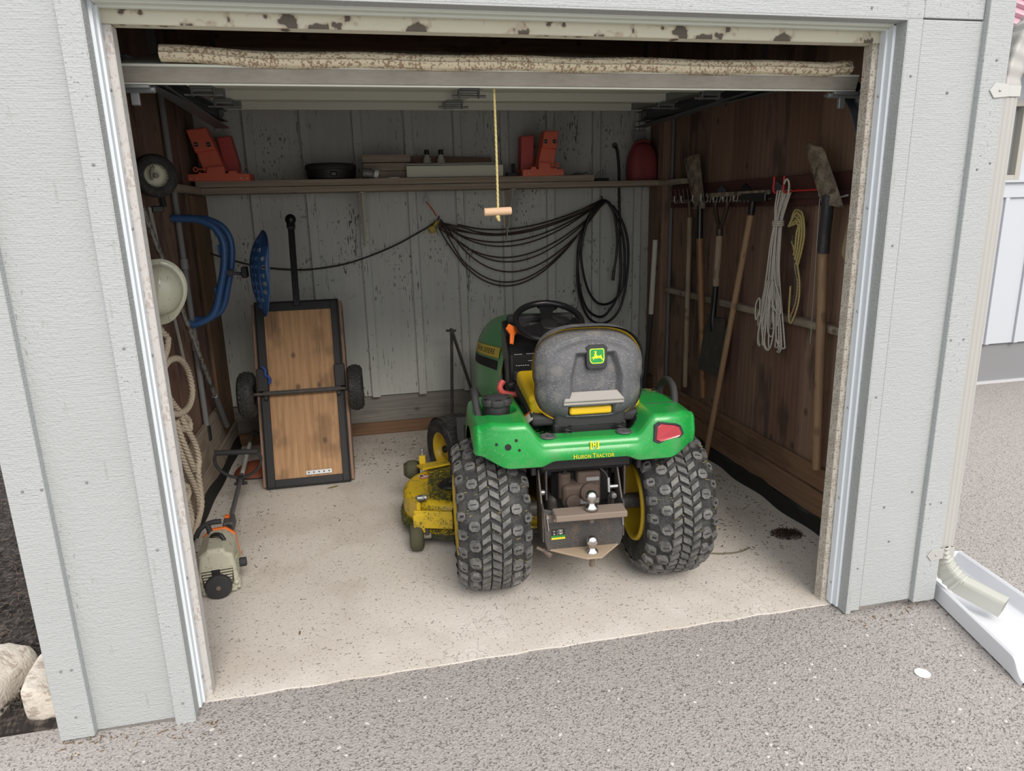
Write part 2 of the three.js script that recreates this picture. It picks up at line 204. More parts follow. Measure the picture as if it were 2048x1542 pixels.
const M = {
  siding: mat(T.siding, { bumpScale: 0.003, roughness: 0.72 }),
  oldpaint: mat(T.oldpaint, { bumpScale: 0.0015, roughness: 0.85 }),
  plank: mat(T.plank, { bumpScale: 0.001, roughness: 0.85 }), plank3: mat(T.plank3, { bumpScale: 0.001, roughness: 0.85 }), plank2: mat(T.plank2, { bumpScale: 0.001, roughness: 0.85 }),
  ply: mat(T.ply, { bumpScale: 0.0006, roughness: 0.8 }), greywood: mat(T.greywood, { bumpScale: 0.001, roughness: 0.9 }), sillwood: mat(T.sillwood, { bumpScale: 0.001, roughness: 0.9 }),
  skirt: mat(T.skirt, { bumpScale: 0.002, roughness: 0.9 }), handle: mat(T.handle, { roughness: 0.6 }), handleold: mat(T.handleold, { roughness: 0.8 }),
  concrete: mat(T.concrete, { bumpScale: 0.003, roughness: 0.9 }), asphalt: mat(T.asphalt, { bumpScale: 0.006, roughness: 0.95 }),
  rustpaint: mat(T.rustpaint, { bumpScale: 0.0008, roughness: 0.75 }), pebble: mat(T.pebble, { bumpScale: 0.0015, roughness: 0.9 }), creamspot: mat(T.creamspot, { roughness: 0.6 }), seal: mat(T.seal, { bumpScale: 0.001, roughness: 0.85 }), grime: mat(T.grime, { roughness: 0.85 }),
  rubber: mat(T.rubber, { bumpScale: 0.0006, roughness: 0.7 }), seat: mat(T.seat, { bumpScale: 0.0012, roughness: 0.62 }), green: mat(T.green, { roughness: 0.32, clearcoat: 0.5, clearcoatRoughness: 0.25 }), yellow: mat(T.yellow, { roughness: 0.42 }), olive: plain(0.075, 0.072, 0.04, 0.8), gunk: mat(T.rust, { roughness: 0.8, color: lin(0.45, 0.42, 0.4) }),
  steel: mat(T.steel, { bumpScale: 0.0005, roughness: 0.55, metalness: 0.2 }), rust: mat(T.rust, { bumpScale: 0.001, roughness: 0.85 }), galv: mat(T.galv, { roughness: 0.45, metalness: 0.6 }), blade: mat(T.blade, { roughness: 0.65, metalness: 0.35 }),
  mulch: mat(T.mulch, { bumpScale: 0.01, roughness: 1 }), stone: mat(T.stone, { bumpScale: 0.006, roughness: 0.95 }), ropefib: mat(T.ropefib, { roughness: 0.95 }),
  vinyl: plain(0.70, 0.75, 0.80, 0.4), alu: plain(0.56, 0.60, 0.60, 0.4), downspout: plain(0.40, 0.395, 0.375, 0.45), splash: plain(0.66, 0.67, 0.70, 0.45),
  black: plain(0.016, 0.016, 0.017, 0.5), blackgloss: plain(0.012, 0.012, 0.014, 0.28), softblack: plain(0.03, 0.03, 0.032, 0.75), darkgrey: plain(0.07, 0.07, 0.075, 0.6), grey: plain(0.2, 0.2, 0.2, 0.6),
  chrome: plain(0.72, 0.71, 0.70, 0.16, { metalness: 1 }), zinc: plain(0.42, 0.43, 0.43, 0.38, { metalness: 0.8 }), hinge: plain(0.22, 0.235, 0.24, 0.45, { metalness: 0.5 }), track: plain(0.13, 0.145, 0.16, 0.5, { metalness: 0.4 }),
  doorpaint: plain(0.60, 0.62, 0.55, 0.5), orange: plain(0.72, 0.15, 0.085, 0.5), stihl: plain(0.78, 0.16, 0.02, 0.5), red: plain(0.5, 0.035, 0.03, 0.45), pinkred: plain(0.58, 0.09, 0.08, 0.5),
  blue: plain(0.035, 0.105, 0.27, 0.42), cream: plain(0.60, 0.60, 0.47, 0.38), creamwhite: plain(0.62, 0.60, 0.52, 0.6), white: plain(0.72, 0.72, 0.70, 0.5), ropew: plain(0.58, 0.55, 0.47, 0.9), ropey: plain(0.50, 0.41, 0.17, 0.85), ropetan: plain(0.36, 0.27, 0.17, 0.9),
  yellowseat: plain(0.72, 0.47, 0.012, 0.5), liner: plain(0.012, 0.012, 0.012, 0.75), cartframe: plain(0.012, 0.012, 0.013, 0.6), rim: plain(0.55, 0.37, 0.02, 0.45), lens: plain(0.42, 0.035, 0.05, 0.2, { clearcoat: 1 }),
  gascan: plain(0.27, 0.05, 0.05, 0.65), brownred: plain(0.12, 0.045, 0.035, 0.8), housewall: plain(0.50, 0.525, 0.565, 0.6), foundation: plain(0.22, 0.225, 0.235, 0.8), roofpink: plain(0.45, 0.25, 0.30, 0.4), roofdark: plain(0.2, 0.04, 0.06, 0.5), cord: plain(0.022, 0.018, 0.015, 0.6), cordbrown: plain(0.05, 0.032, 0.022, 0.7),
  glass: new THREE.MeshPhysicalMaterial({ color: 0xffffff, transmission: 1, thickness: 0, roughness: 0.05, ior: 1.5 }),
};

function decal(name, w, h, draw, parent, pos, rot = [0, 0, 0], W = 512, o = {}) {
  const c = document.createElement('canvas'); c.width = W; c.height = Math.round(W * h / w); const x = c.getContext('2d'); x.clearRect(0, 0, c.width, c.height); draw(x, c.width, c.height);
  const t = new THREE.CanvasTexture(c); t.colorSpace = THREE.SRGBColorSpace; t.magFilter = THREE.LinearFilter;
  const m = new THREE.Mesh(new THREE.PlaneGeometry(w, h), new THREE.MeshPhysicalMaterial({ map: t, transparent: !o.solid, roughness: 0.45, side: THREE.DoubleSide, ...(o.mat || {}) })); m.name = name; m.position.set(...pos); m.rotation.set(...rot); parent.add(m); return m;
}
// ================================================================ ground
{
  const g = struct('driveway', 'grey weathered asphalt driveway in front of the garage', 'driveway');
  const sh = new THREE.Shape([[-14, -16], [-14, 0.085], [-0.42, 0.075], [-0.40, 0.03], [-0.06, 0.02], [0.0, 0.10], [0.45, 0.088], [0.9, 0.094], [1.4, 0.086], [2.0, 0.093], [2.44, 0.088], [2.5, 0.02], [2.85, 0.03], [2.86, 3.2], [4.4, 3.3], [14, 3.3], [14, -16]].map(([x, y]) => new THREE.Vector2(x, y)));
  const a = mesh('asphalt', new THREE.ExtrudeGeometry(sh, { depth: 0.12, bevelEnabled: false }).rotateX(-Math.PI / 2).translate(0, -0.125, 0), M.asphalt, g, 'z', false);
  // loose bright chips and leaf bits lying on the asphalt
  const chips = []; for (let i = 0; i < 260; i++) { const s = rnd(0.003, 0.008); chips.push(mv(new THREE.IcosahedronGeometry(s, 0).scale(1.2, 0.5, 1), rnd(-0.6, 3.6), -0.004, rnd(0.05, 1.2), 0, rnd(0, 6), 0)); }
  const ch = mesh('loose_chips', chips, plain(0.5, 0.48, 0.45, 0.9), g); ch.userData.kind = 'stuff';
}
{
  const f = struct('floor', 'pale worn concrete garage floor with dark pits', 'floor');
  const pts = [[-0.40, -0.5]]; for (let i = 0; i <= 40; i++) { const x = lerp(-0.02, 2.47, i / 40); pts.push([x, 0.087 + 0.003 * Math.sin(i * 1.7) + 0.002 * Math.sin(i * 4.1)]); }
  const sh = new THREE.Shape([[-0.40, 3.05], [-0.40, 0.12], ...pts.slice(1), [2.84, 0.12], [2.84, 3.05]].map(([x, y]) => new THREE.Vector2(x, y)));
  mesh('slab', new THREE.ExtrudeGeometry(sh, { depth: 0.12, bevelEnabled: false }).rotateX(-Math.PI / 2).translate(0, -0.12, 0), M.concrete, f, 'z', false);
}
{
  const g = struct('mulch_bed', 'bed of dark shredded bark beside the garage corner board', 'mulch bed'); g.userData.kind = 'stuff';
  mesh('soil', [surf((u, v) => { const x = lerp(-3.2, -0.404, u), z = lerp(-4.5, -0.07, v); return [x, 0.012 + 0.03 * fbm(u, v, 40, 60, 3, 901) * sstep(0, 0.03, 1 - v) - 0.04 * sstep(0.985, 1, v), z]; }, 70, 100)], M.mulch, g, 'z', false);
  const bits = []; for (let i = 0; i < 4200; i++) { const x = -0.44 - Math.pow(rnd(), 1.5) * 1.3, z = -0.16 - Math.pow(rnd(), 1.3) * 2.6; bits.push(mv(new THREE.BoxGeometry(rnd(0.012, 0.045), rnd(0.003, 0.007), rnd(0.004, 0.010)), x, 0.035 + rnd(0, 0.016), z, rnd(-0.4, 0.4), rnd(0, 6.3), rnd(-0.4, 0.4))); }
  const a = mesh('bark_chips', bits.filter((_, i) => i % 3), plain(0.035, 0.028, 0.025, 0.95), g); a.userData.kind = 'stuff';
  const b = mesh('dry_needles', Array.from({ length: 1500 }, () => mv(new THREE.BoxGeometry(rnd(0.012, 0.045), 0.0015, 0.002), -0.43 - Math.pow(rnd(), 1.5) * 1.2, 0.046 + rnd(0, 0.01), -0.16 - Math.pow(rnd(), 1.3) * 2.4, rnd(-0.3, 0.3), rnd(0, 6.3), rnd(-0.3, 0.3))), plain(0.13, 0.095, 0.07, 0.95), g); b.userData.kind = 'stuff';
  const gr = []; for (let i = 0; i < 260; i++) { const x = -0.55 - rnd(0, 0.5), z = -1.55 - rnd(0, 1.2), h = rnd(0.05, 0.16), a2 = rnd(0, 6.3); gr.push(mv(new THREE.ConeGeometry(0.003, h, 4).translate(0, h / 2, 0), x, 0.03, z, rnd(-0.4, 0.4), a2, rnd(-0.4, 0.4))); }
  const c = mesh('grass', gr, plain(0.07, 0.12, 0.03, 0.8), g); c.userData.kind = 'stuff';
}
function boulder(name, label, w, h, d, pos, ry, sd) {
  const g = new THREE.BoxGeometry(w, h, d, 14, 10, 14), p = g.attributes.position, q = V();
  for (let i = 0; i < p.count; i++) { q.fromBufferAttribute(p, i); const n = fbm((q.x / w + 0.5) * 0.99, (q.z / d + 0.5 + q.y) * 0.47 + 1, 5, 5, 4, sd) - 0.5, r = Math.pow(Math.pow(Math.abs(2 * q.x / w), 5) + Math.pow(Math.abs(2 * q.y / h), 5) + Math.pow(Math.abs(2 * q.z / d), 5), 1 / 5) || 1; const cut = r > 1 ? 1 / r : 1; q.multiplyScalar(cut * (1 + 0.22 * n)); q.y += 0.03 * Math.sin(q.x * 22 + sd) * (q.y > 0 ? 1 : 0); p.setXYZ(i, q.x, q.y, q.z); }
  g.computeVertexNormals(); const m = tag(mesh(name, [g], M.stone, null, 'y'), label, 'stone', 'limestone edging blocks by the bark bed'); m.position.set(...pos); m.rotation.y = ry;
}
boulder('edging_stone', 'squarish pale limestone block wedged against the corner board', 0.155, 0.12, 0.25, [-0.487, 0.05, -0.235], 0.08, 3);
boulder('edging_stone', 'rounded pale limestone lump at the edge of the bark bed', 0.2, 0.16, 0.34, [-0.715, 0.06, -0.235], -0.25, 8);

// ================================================================ front of the garage
const DW = 2.44, DH = 2.17;
{
  const w = struct('wall_front', 'white rough-sawn board siding around the open garage doorway', 'wall');
  mesh('corner_board', bx(-0.402, -0.302, 0.0, 2.75, -0.06, 0), M.siding, w);
  mesh('siding_board', bx(-0.31, -0.05, 0.0, 2.75, -0.06, -0.028), M.siding, w);
  mesh('trim_board', bx(-0.061, 0.0, -0.014, DH, -0.055, 0.0), M.siding, w);
  mesh('trim_board', bx(DW, 2.497, 0.012, DH + 0.003, -0.055, 0.0), M.siding, w);
  mesh('siding_board', bx(2.4975, 2.735, 0.025, 2.172, -0.06, -0.0015), M.siding, w);
  mesh('batten', bx(2.729, 2.83, 0.02, 2.75, -0.06, 0.02), M.siding, w);
  mesh('header_board', bx(-0.061, 2.497, DH + 0.003, 2.75, -0.055, 0.0), M.siding, w, 'y');
  mesh('siding_board', bx(2.4975, 2.728, 2.176, 2.75, -0.06, 0.0), M.siding, w);
  // sheathing and framing behind the boards keep daylight out
  mesh('framing', [bx(-0.40, -0.02, 0, 2.75, -0.16, -0.06), bx(2.46, 2.83, 0, 2.75, -0.16, -0.06), bx(-0.4, 2.83, 2.2, 2.75, -0.16, -0.06)], M.plank, w);
  const nail = cyl(0.004, 0.004, 10, 0.001).rotateX(Math.PI / 2);
  for (const [x, y] of [[-0.03, 0.07], [-0.03, 0.62], [-0.03, 1.25], [-0.03, 1.75], [-0.36, 0.25], [-0.33, 0.25], [-0.36, 0.85], [-0.31, 0.85], [-0.2, 0.85], [-0.345, 0.08], [2.47, 0.2], [2.47, 0.9], [2.47, 1.45], [2.47, 2.0], [2.75, 0.45], [2.80, 0.45], [2.745, 1.1], [2.8, 1.1], [2.76, 1.7], [2.81, 1.72], [2.78, 2.05], [2.56, 0.45], [2.6, 0.3], [2.68, 0.5], [2.62, 1.95], [1.2, 2.2], [2.3, 2.2]]) {
    const z = x > 2.73 ? 0.021 : x < -0.3 || (x > -0.06 && x < 0) || x > 2.44 && x < 2.735 || x > 0 ? 0.001 : -0.027;
    inst('nail_head', nail.clone().translate(x, y, z), M.grey, w);
  }
}
function jamb(n, label, s, x0) { // s = +1: the doorway lies towards +x
  const t = struct('trim_' + n, label, 'trim'), X = (a) => x0 + s * a, b = (a0, a1, y0, y1, z0, z1, bv) => bx(Math.min(X(a0), X(a1)), Math.max(X(a0), X(a1)), y0, y1, z0, z1, bv);
  mesh('return_board', b(-0.02, 0.002, 0, DH, -0.062, -0.001, 0.001), M.siding, t);
  mesh('stop_strip', [b(0.0, 0.010, 0.005, DH - 0.005, -0.078, -0.05), b(0.0, 0.016, 0.005, DH - 0.01, -0.094, -0.076), b(0.0, 0.012, 0.005, DH - 0.01, -0.112, -0.094)], M.vinyl, t);
  mesh('post', b(-0.02, 0.034, -0.004, DH - 0.0485, -0.16, -0.112, 0.003), s > 0 ? M.rustpaint : M.pebble, t);
  const sc = lathe([[0, 0.004], [0.003, 0.0035], [0.005, 0.001], [0.005, 0], [0, 0]], 10);
  for (let i = 0; i < 6; i++) inst('screw', mv(sc.clone(), X(0.0165), 0.1 + i * 0.37, -0.085, 0, 0, -s * Math.PI / 2), M.zinc, t);
}
jamb(1, 'painted door post with pale vinyl stop beside the string trimmer', 1, 0);
jamb(2, 'pebbly weathered door post with pale vinyl stop beside the hanging spades', -1, DW);
{
  const t = struct('trim_3', 'cream door head trim with rust spots over the garage opening', 'trim');
  mesh('return_board', bx(0, DW, DH - 0.002, DH + 0.02, -0.062, -0.001, 0.001), M.siding, t, 'x');
  mesh('stop_strip', [bx(0.01, DW - 0.01, DH - 0.010, DH, -0.078, -0.05), bx(0.012, DW - 0.012, DH - 0.016, DH, -0.094, -0.076), bx(0.01, DW - 0.01, DH - 0.012, DH, -0.112, -0.094)], plain(0.60, 0.63, 0.56, 0.5), t, 'x');
  mesh('head_rail', bx(0.0, DW, DH - 0.048, DH + 0.03, -0.16, -0.112, 0.003), M.creamspot, t, 'y');
}
// ================================================================ inside walls
{
  const w = struct('wall_back', 'flaking off-white board and batten wall at the back of the garage', 'wall');
  const cs = [-0.345, -0.005, 0.35, 0.69, 1.03, 1.365, 1.70, 2.03, 2.375, 2.70, 2.83];
  for (let i = 0; i + 1 < cs.length; i++) mesh('board', bx(cs[i] + (i ? 0.001 : 0), cs[i + 1] - 0.001, 0.295 + rnd(-0.006, 0.006), 2.75, -2.95, -2.92 + rnd(-0.002, 0.002)), M.oldpaint, w);
  for (let i = 1; i + 1 < cs.length; i++) { const h = 0.028 + rnd(-0.002, 0.002), y0 = 0.292 + rnd(-0.006, 0.006), tilt = rnd(-0.004, 0.004); mesh('batten', mv(cbox(2 * h, 2.75 - y0, 0.03, 0.004), cs[i], (2.75 + y0) / 2, -2.898, 0, 0, tilt), M.oldpaint, w); }
  mesh('skirt_board', bx(-0.4, 2.84, 0.085, 0.30, -2.99, -2.945, 0.004), M.skirt, w, 'x');
  mesh('sill_plank', bx(-0.4, 2.84, 0.0, 0.092, -2.97, -2.92, 0.006), M.sillwood, w, 'x');
  mesh('sheathing', bx(-0.40, 2.84, -0.1, 2.8, -3.03, -2.99), M.plank, w);
}
{
  const w = struct('wall_right', 'brown vertical plank wall behind the hanging garden tools', 'wall');
  const e = [-2.92, -2.70, -2.5, -2.28, -1.98, -1.735, -1.52, -1.35, -1.185, -0.93, -0.68, -0.42, -0.16];
  for (let i = 0; i + 1 < e.length; i++) mesh('plank', bx(2.80 + rnd(0, 0.007), 2.825, 0.16, 2.75, e[i] + 0.002, e[i + 1] - 0.002), i < 2 ? M.plank2 : [M.plank, M.plank3, M.plank2, M.plank, M.plank2, M.plank3, M.plank][i % 7], w);
  mesh('girt_rail', bx(2.755, 2.80, 1.008, 1.045, -2.5, -0.16, 0.003), M.greywood, w, 'z');
  mesh('rail_board', bx(2.775, 2.80, 1.59, 1.735, -2.48, -0.16, 0.003), plain(0.085, 0.032, 0.026, 0.85), w, 'z');
  mesh('sill_board', bx(2.785, 2.80, 0.215, 0.33, -2.92, -0.16, 0.004), M.sillwood, w, 'z');
  mesh('sill_board', bx(2.77, 2.80, 0.085, 0.213, -2.92, -0.16, 0.004), M.sillwood, w, 'z');
  mesh('moisture_liner', surf((u, v) => { const z = lerp(-2.92, -0.16, u); return [2.768 - 0.02 * (1 - v) * (1 - v) * (0.6 + 0.5 * Math.sin(u * 37)), -0.001 + v * (0.085 + 0.012 * Math.sin(u * 23) + 0.006 * Math.sin(u * 71)), z]; }, 120, 6), M.liner, w);
  mesh('corner_stud', bx(2.735, 2.80, 0.1, 2.75, -2.62, -2.53, 0.003), M.plank2, w);
  mesh('exterior_siding', bx(2.826, 2.832, -0.05, 2.8, -3.03, -0.06), M.siding, w);
}
{
  const w = struct('wall_left', 'brown plank wall behind the rope and hard hat', 'wall');
  const e = [-2.92, -2.66, -2.42, -2.2, -1.93, -1.7, -1.42, -1.2, -0.95, -0.7, -0.42, -0.16];
  for (let i = 0; i + 1 < e.length; i++) mesh('plank', bx(-0.36, -0.332 + rnd(-0.004, 0), 0.16, 2.75, e[i] + 0.002, e[i + 1] - 0.002), [M.plank2, M.plank, M.plank3][i % 3], w);
  mesh('plywood_board', bx(-0.332, -0.312, 0.18, 1.74, -2.905, -2.50, 0.002), mat(wood(291, [0.16, 0.095, 0.052], [0.27, 0.165, 0.095], [0.08, 0.05, 0.03], [0.5, 1.4]), { roughness: 0.85 }), w);
  mesh('sill_board', bx(-0.332, -0.305, 0.20, 0.43, -2.5, -0.16, 0.004), M.greywood, w, 'z');
  mesh('sill_board', bx(-0.332, -0.30, 0.07, 0.2, -2.92, -0.16, 0.004), M.greywood, w, 'z');
  mesh('moisture_liner', surf((u, v) => { const z = lerp(-2.92, -0.16, u); return [-0.298 + 0.012 * (1 - v) * (1 - v) * (0.7 + 0.3 * Math.sin(u * 31)), -0.001 + v * (0.09 + 0.02 * Math.sin(u * 19)), z]; }, 120, 6), M.liner, w);
  mesh('exterior_siding', bx(-0.40, -0.362, -0.05, 2.8, -3.03, -0.06), M.siding, w);
}
{
  const r = struct('ceiling', 'dark unpainted roof boards and rafters above the door tracks', 'ceiling');
  for (let i = 0; i < 12; i++) { const z0 = -3.03 + i * 0.24; mesh('roof_board', bx(-0.42, 2.86, 2.74, 2.765, z0 + 0.001, z0 + 0.239), i % 2 ? M.plank : M.plank2, r, 'x'); }
  for (let i = 0; i < 6; i++) { const z = -0.4 - i * 0.48; mesh('rafter', bx(-0.36, 2.82, 2.62, 2.74, z - 0.02, z + 0.02, 0.003), M.plank2, r, 'x'); }
  mesh('brace', bar([-0.3, 2.3, -0.5], [0.35, 2.72, -0.42], 0.09, 0.035), M.plank, r);
  mesh('brace', bar([2.75, 2.25, -0.5], [2.1, 2.72, -0.42], 0.09, 0.035), M.plank, r);
  mesh('roof_deck', bx(-0.6, 3.05, 2.78, 2.84, -3.2, 0.10), M.roofdark, r);
}
// ================================================================ neighbouring house wall
{
  const w = struct('wall_house', 'bright white board and batten house wall across the driveway', 'wall'), Z = -2.84;
  mesh('foundation', bx(4.6, 12, -0.05, 0.36, Z - 0.2, Z - 0.03), M.foundation, w);
  mesh('foundation_foot', bx(4.6, 12, -0.05, 0.012, Z - 0.05, Z + 0.01), plain(0.5, 0.5, 0.52, 0.8), w);
  for (let i = 0; i < 20; i++) { const x0 = 4.75 + i * 0.3; mesh('siding_board', bx(x0 + 0.001, x0 + 0.299, 0.355, 1.60, Z - 0.05, Z), M.housewall, w); mesh('batten', bx(x0 - 0.02, x0 + 0.02, 0.355, 1.60, Z, Z + 0.02), M.housewall, w); }
  mesh('trim_band', bx(4.6, 12, 1.60, 1.72, Z - 0.05, Z + 0.022), M.housewall, w, 'x');
  mesh('trim_band', bx(4.6, 12, 1.72, 1.74, Z - 0.05, Z + 0.05), M.housewall, w, 'x');
  mesh('upper_board', [bx(4.6, 5.66, 1.74, 2.58, Z - 0.05, Z), bx(6.02, 12, 1.74, 2.58, Z - 0.05, Z), bx(5.66, 6.02, 2.36, 2.58, Z - 0.05, Z)], M.housewall, w);
  mesh('soffit', bx(4.6, 12, 2.55, 2.58, Z - 0.05, Z + 0.3), plain(0.55, 0.52, 0.45, 0.7), w);
  mesh('gutter', ext([[0, 0], [0.07, 0], [0.10, 0.05], [0.115, 0.1], [0.11, 0.11], [0.0, 0.11]], 7.4, 0.002).rotateY(Math.PI / 2).scale(1, 1, -1).translate(4.6, 2.56, Z + 0.28), M.white, w);
  mesh('fascia', bx(4.6, 12, 2.68, 2.74, Z + 0.26, Z + 0.42), M.roofdark, w);
  const roof = []; mesh('roof_panel', bar([8.3, 2.70, Z + 0.42], [8.3, 4.2, Z - 2.4], 7.4, 0.03), M.roofpink, w);
  for (let i = 0; i < 24; i++) { const x = 4.7 + i * 0.3; mesh('roof_rib', bar([x, 2.735, Z + 0.42], [x, 4.235, Z - 2.4], 0.03, 0.03), M.roofpink, w); }
}
{
  const w = struct('window_1', 'narrow slider window with taupe frame in the white house wall', 'window'), Z = -2.84;
  mesh('frame', [bx(5.66, 5.70, 1.74, 2.36, Z - 0.04, Z + 0.03), bx(5.97, 6.02, 1.74, 2.36, Z - 0.04, Z + 0.03), bx(5.7005, 5.9695, 2.31, 2.36, Z - 0.04, Z + 0.03), bx(5.7005, 5.9695, 1.74, 1.78, Z - 0.04, Z + 0.03)], plain(0.40, 0.385, 0.35, 0.6), w);
  mesh('sash', [bx(5.88, 5.91, 1.78, 2.31, Z - 0.03, Z)], plain(0.55, 0.54, 0.5, 0.6), w);
  mesh('pane', bx(5.655, 6.025, 1.735, 2.365, Z - 0.032, Z - 0.027, 0.001), plain(0.25, 0.27, 0.28, 0.08), w);
}
// ================================================================ downspout and splash block
{
  const t = thing('downspout', 'taupe ribbed metal downspout fixed to the garage corner', 'downspout');
  const prof = []; const W2 = 0.03, D2 = 0.032; for (const [ax, ay, bx2, by] of [[-1, -1, 1, -1], [1, -1, 1, 1], [1, 1, -1, 1], [-1, 1, -1, -1]]) for (let i = 0; i < 12; i++) { const s = i / 12, x = lerp(ax, bx2, s) * W2, y = lerp(ay, by, s) * D2, rib = 1 - 0.07 * (i % 4 === 2 ? 1 : 0); prof.push([x * (ax === bx2 ? rib : 1), y * (ay === by ? rib : 1)]); }
  mesh('pipe', mv(ext(prof, 1.72, 0).rotateX(-Math.PI / 2), 2.867, 0.245, -0.022), M.downspout, t);
  const elbow = (path, n, s = 1) => surf((u, v) => { const k = v * (path.length - 1), i = Math.min(path.length - 2, Math.floor(k)), f = k - i, c = path[i].map((q, m) => lerp(q, path[i + 1][m], f)), d = V(...path[i + 1].map((q, m) => q - path[i][m])).normalize(), side = V(0, 0, 1).cross(d).normalize().length() > 0.1 ? V(0, 0, 1).cross(d).normalize() : V(1, 0, 0); const up = d.clone().cross(side); const a = u * 4, e = Math.floor(a) % 4, g = a - Math.floor(a), Q = [[-1, -1], [1, -1], [1, 1], [-1, 1]], q = [lerp(Q[e][0], Q[(e + 1) % 4][0], g), lerp(Q[e][1], Q[(e + 1) % 4][1], g)], rip = 1 + 0.05 * Math.sin(v * n * 2 * Math.PI); return [0, 1, 2].map((m) => c[m] + (side.getComponent(m) * q[0] * 0.031 + up.getComponent(m) * q[1] * 0.034) * rip * s); }, 16, 90);
  const upP = []; for (let i = 0; i <= 10; i++) { const a = i / 10 * 1.25; upP.push([2.867 + 0.16 * (1 - Math.cos(a)), 1.96 + 0.24 * Math.sin(a), -0.022]); } for (let i = 1; i < 5; i++) upP.push([upP[10][0] + i * 0.05, upP[10][1] + i * 0.018, -0.022]);
  mesh('upper_elbow', elbow(upP, 8), M.downspout, t);
  const c0 = V(2.867, 0.25, -0.022), lo = []; for (let i = 0; i <= 10; i++) { const a = i / 10 * 1.2; lo.push([2.867 + 0.0, 0.245 - 0.16 * Math.sin(a), -0.022 + 0.13 * (1 - Math.cos(a))]); } lo.push([2.875, 0.062, 0.19]);
  const lowG = (() => { // same elbow, bending towards the splash block mouth
    const path = lo.map(([x, y, z]) => [2.867 + (z + 0.022) * 0.55, y, z]); return surf((u, v) => { const k = v * (path.length - 1), i = Math.min(path.length - 2, Math.floor(k)), f = k - i, c = path[i].map((q, m) => lerp(q, path[i + 1][m], f)), d = V(...path[i + 1].map((q, m) => q - path[i][m])).normalize(), side = V(1, 0, -0.55).normalize(), up = d.clone().cross(side).normalize(); const a = u * 4, e = Math.floor(a) % 4, g = a - Math.floor(a), Q = [[-1, -1], [1, -1], [1, 1], [-1, 1]], q = [lerp(Q[e][0], Q[(e + 1) % 4][0], g), lerp(Q[e][1], Q[(e + 1) % 4][1], g)], rip = 1 + 0.06 * Math.sin(v * 9 * 2 * Math.PI) * (v < 0.85 ? 1 : 0); return [0, 1, 2].map((m) => c[m] + (side.getComponent(m) * q[0] * 0.031 + up.getComponent(m) * q[1] * 0.034) * rip); }, 16, 90); })();
  mesh('lower_elbow', lowG, plain(0.42, 0.425, 0.385, 0.5), t);
  for (const y of [0.225, 1.955]) { mesh('strap', [bx(2.832, 2.902, y - 0.018, y + 0.018, 0.0115, 0.0145), bx(2.8995, 2.9025, y - 0.018, y + 0.018, -0.056, 0.0145), mv(ext([[-0.035, 0], [-0.015, 0.024], [0.04, 0.02], [0.04, -0.02], [-0.015, -0.024]], 0.004, 0.0008), 2.80, y, 0.0205)], y > 1 ? plain(0.48, 0.485, 0.47, 0.5) : M.downspout, t); mesh('screw', mv(lathe([[0, 0.004], [0.003, 0.0035], [0.005, 0.001], [0.005, 0], [0, 0]], 10), 2.805, y, 0.0245, Math.PI / 2), M.zinc, t); }
}
{
  const prof = (t) => { const w = lerp(0.125, 0.175, t); return [[-w - 0.012, 0.005], [-w - 0.006, 0.066], [-w + 0.004, 0.072], [-w + 0.014, 0.064], [-w + 0.034, 0.014], [-w * 0.5, 0.006], [0, 0.004], [w * 0.5, 0.006], [w - 0.034, 0.014], [w - 0.014, 0.064], [w - 0.004, 0.072], [w + 0.006, 0.066], [w + 0.012, 0.005]]; };
  const g = surf((u, v) => { const P = prof(v), k = u * 12, i = Math.min(11, Math.floor(k)), f = k - i; const x = lerp(P[i][0], P[i + 1][0], f), y = lerp(P[i][1], P[i + 1][1], f), e = sstep(0.8, 1.0, v); return [x, y * (1 - 0.75 * e * e) + 0.001, lerp(-0.22, 0.66, v) - 0.07 * e * (1 - Math.cos(x * 12)) * 0.6]; }, 72, 50);
  const back = ext([[-0.135, 0.003], [-0.13, 0.07], [0.13, 0.07], [0.135, 0.003]], 0.006, 0.001).translate(0, 0, -0.223);
  const s = thing('splash_block', 'white plastic splash trough under the downspout on the driveway', 'splash block', [3.02, -0.004, -0.03]); s.rotation.y = -0.2;
  mesh('trough', g, M.splash, s); mesh('end_wall', back, M.splash, s);
}
{
  const c = solo('lid_disc', [mv(cyl(0.026, 0.004, 28, 0.001), 2.458, -0.0025, 0.374)], plain(0.72, 0.72, 0.69, 0.7), 'small whitish round disc lying on the asphalt', 'disc');
}
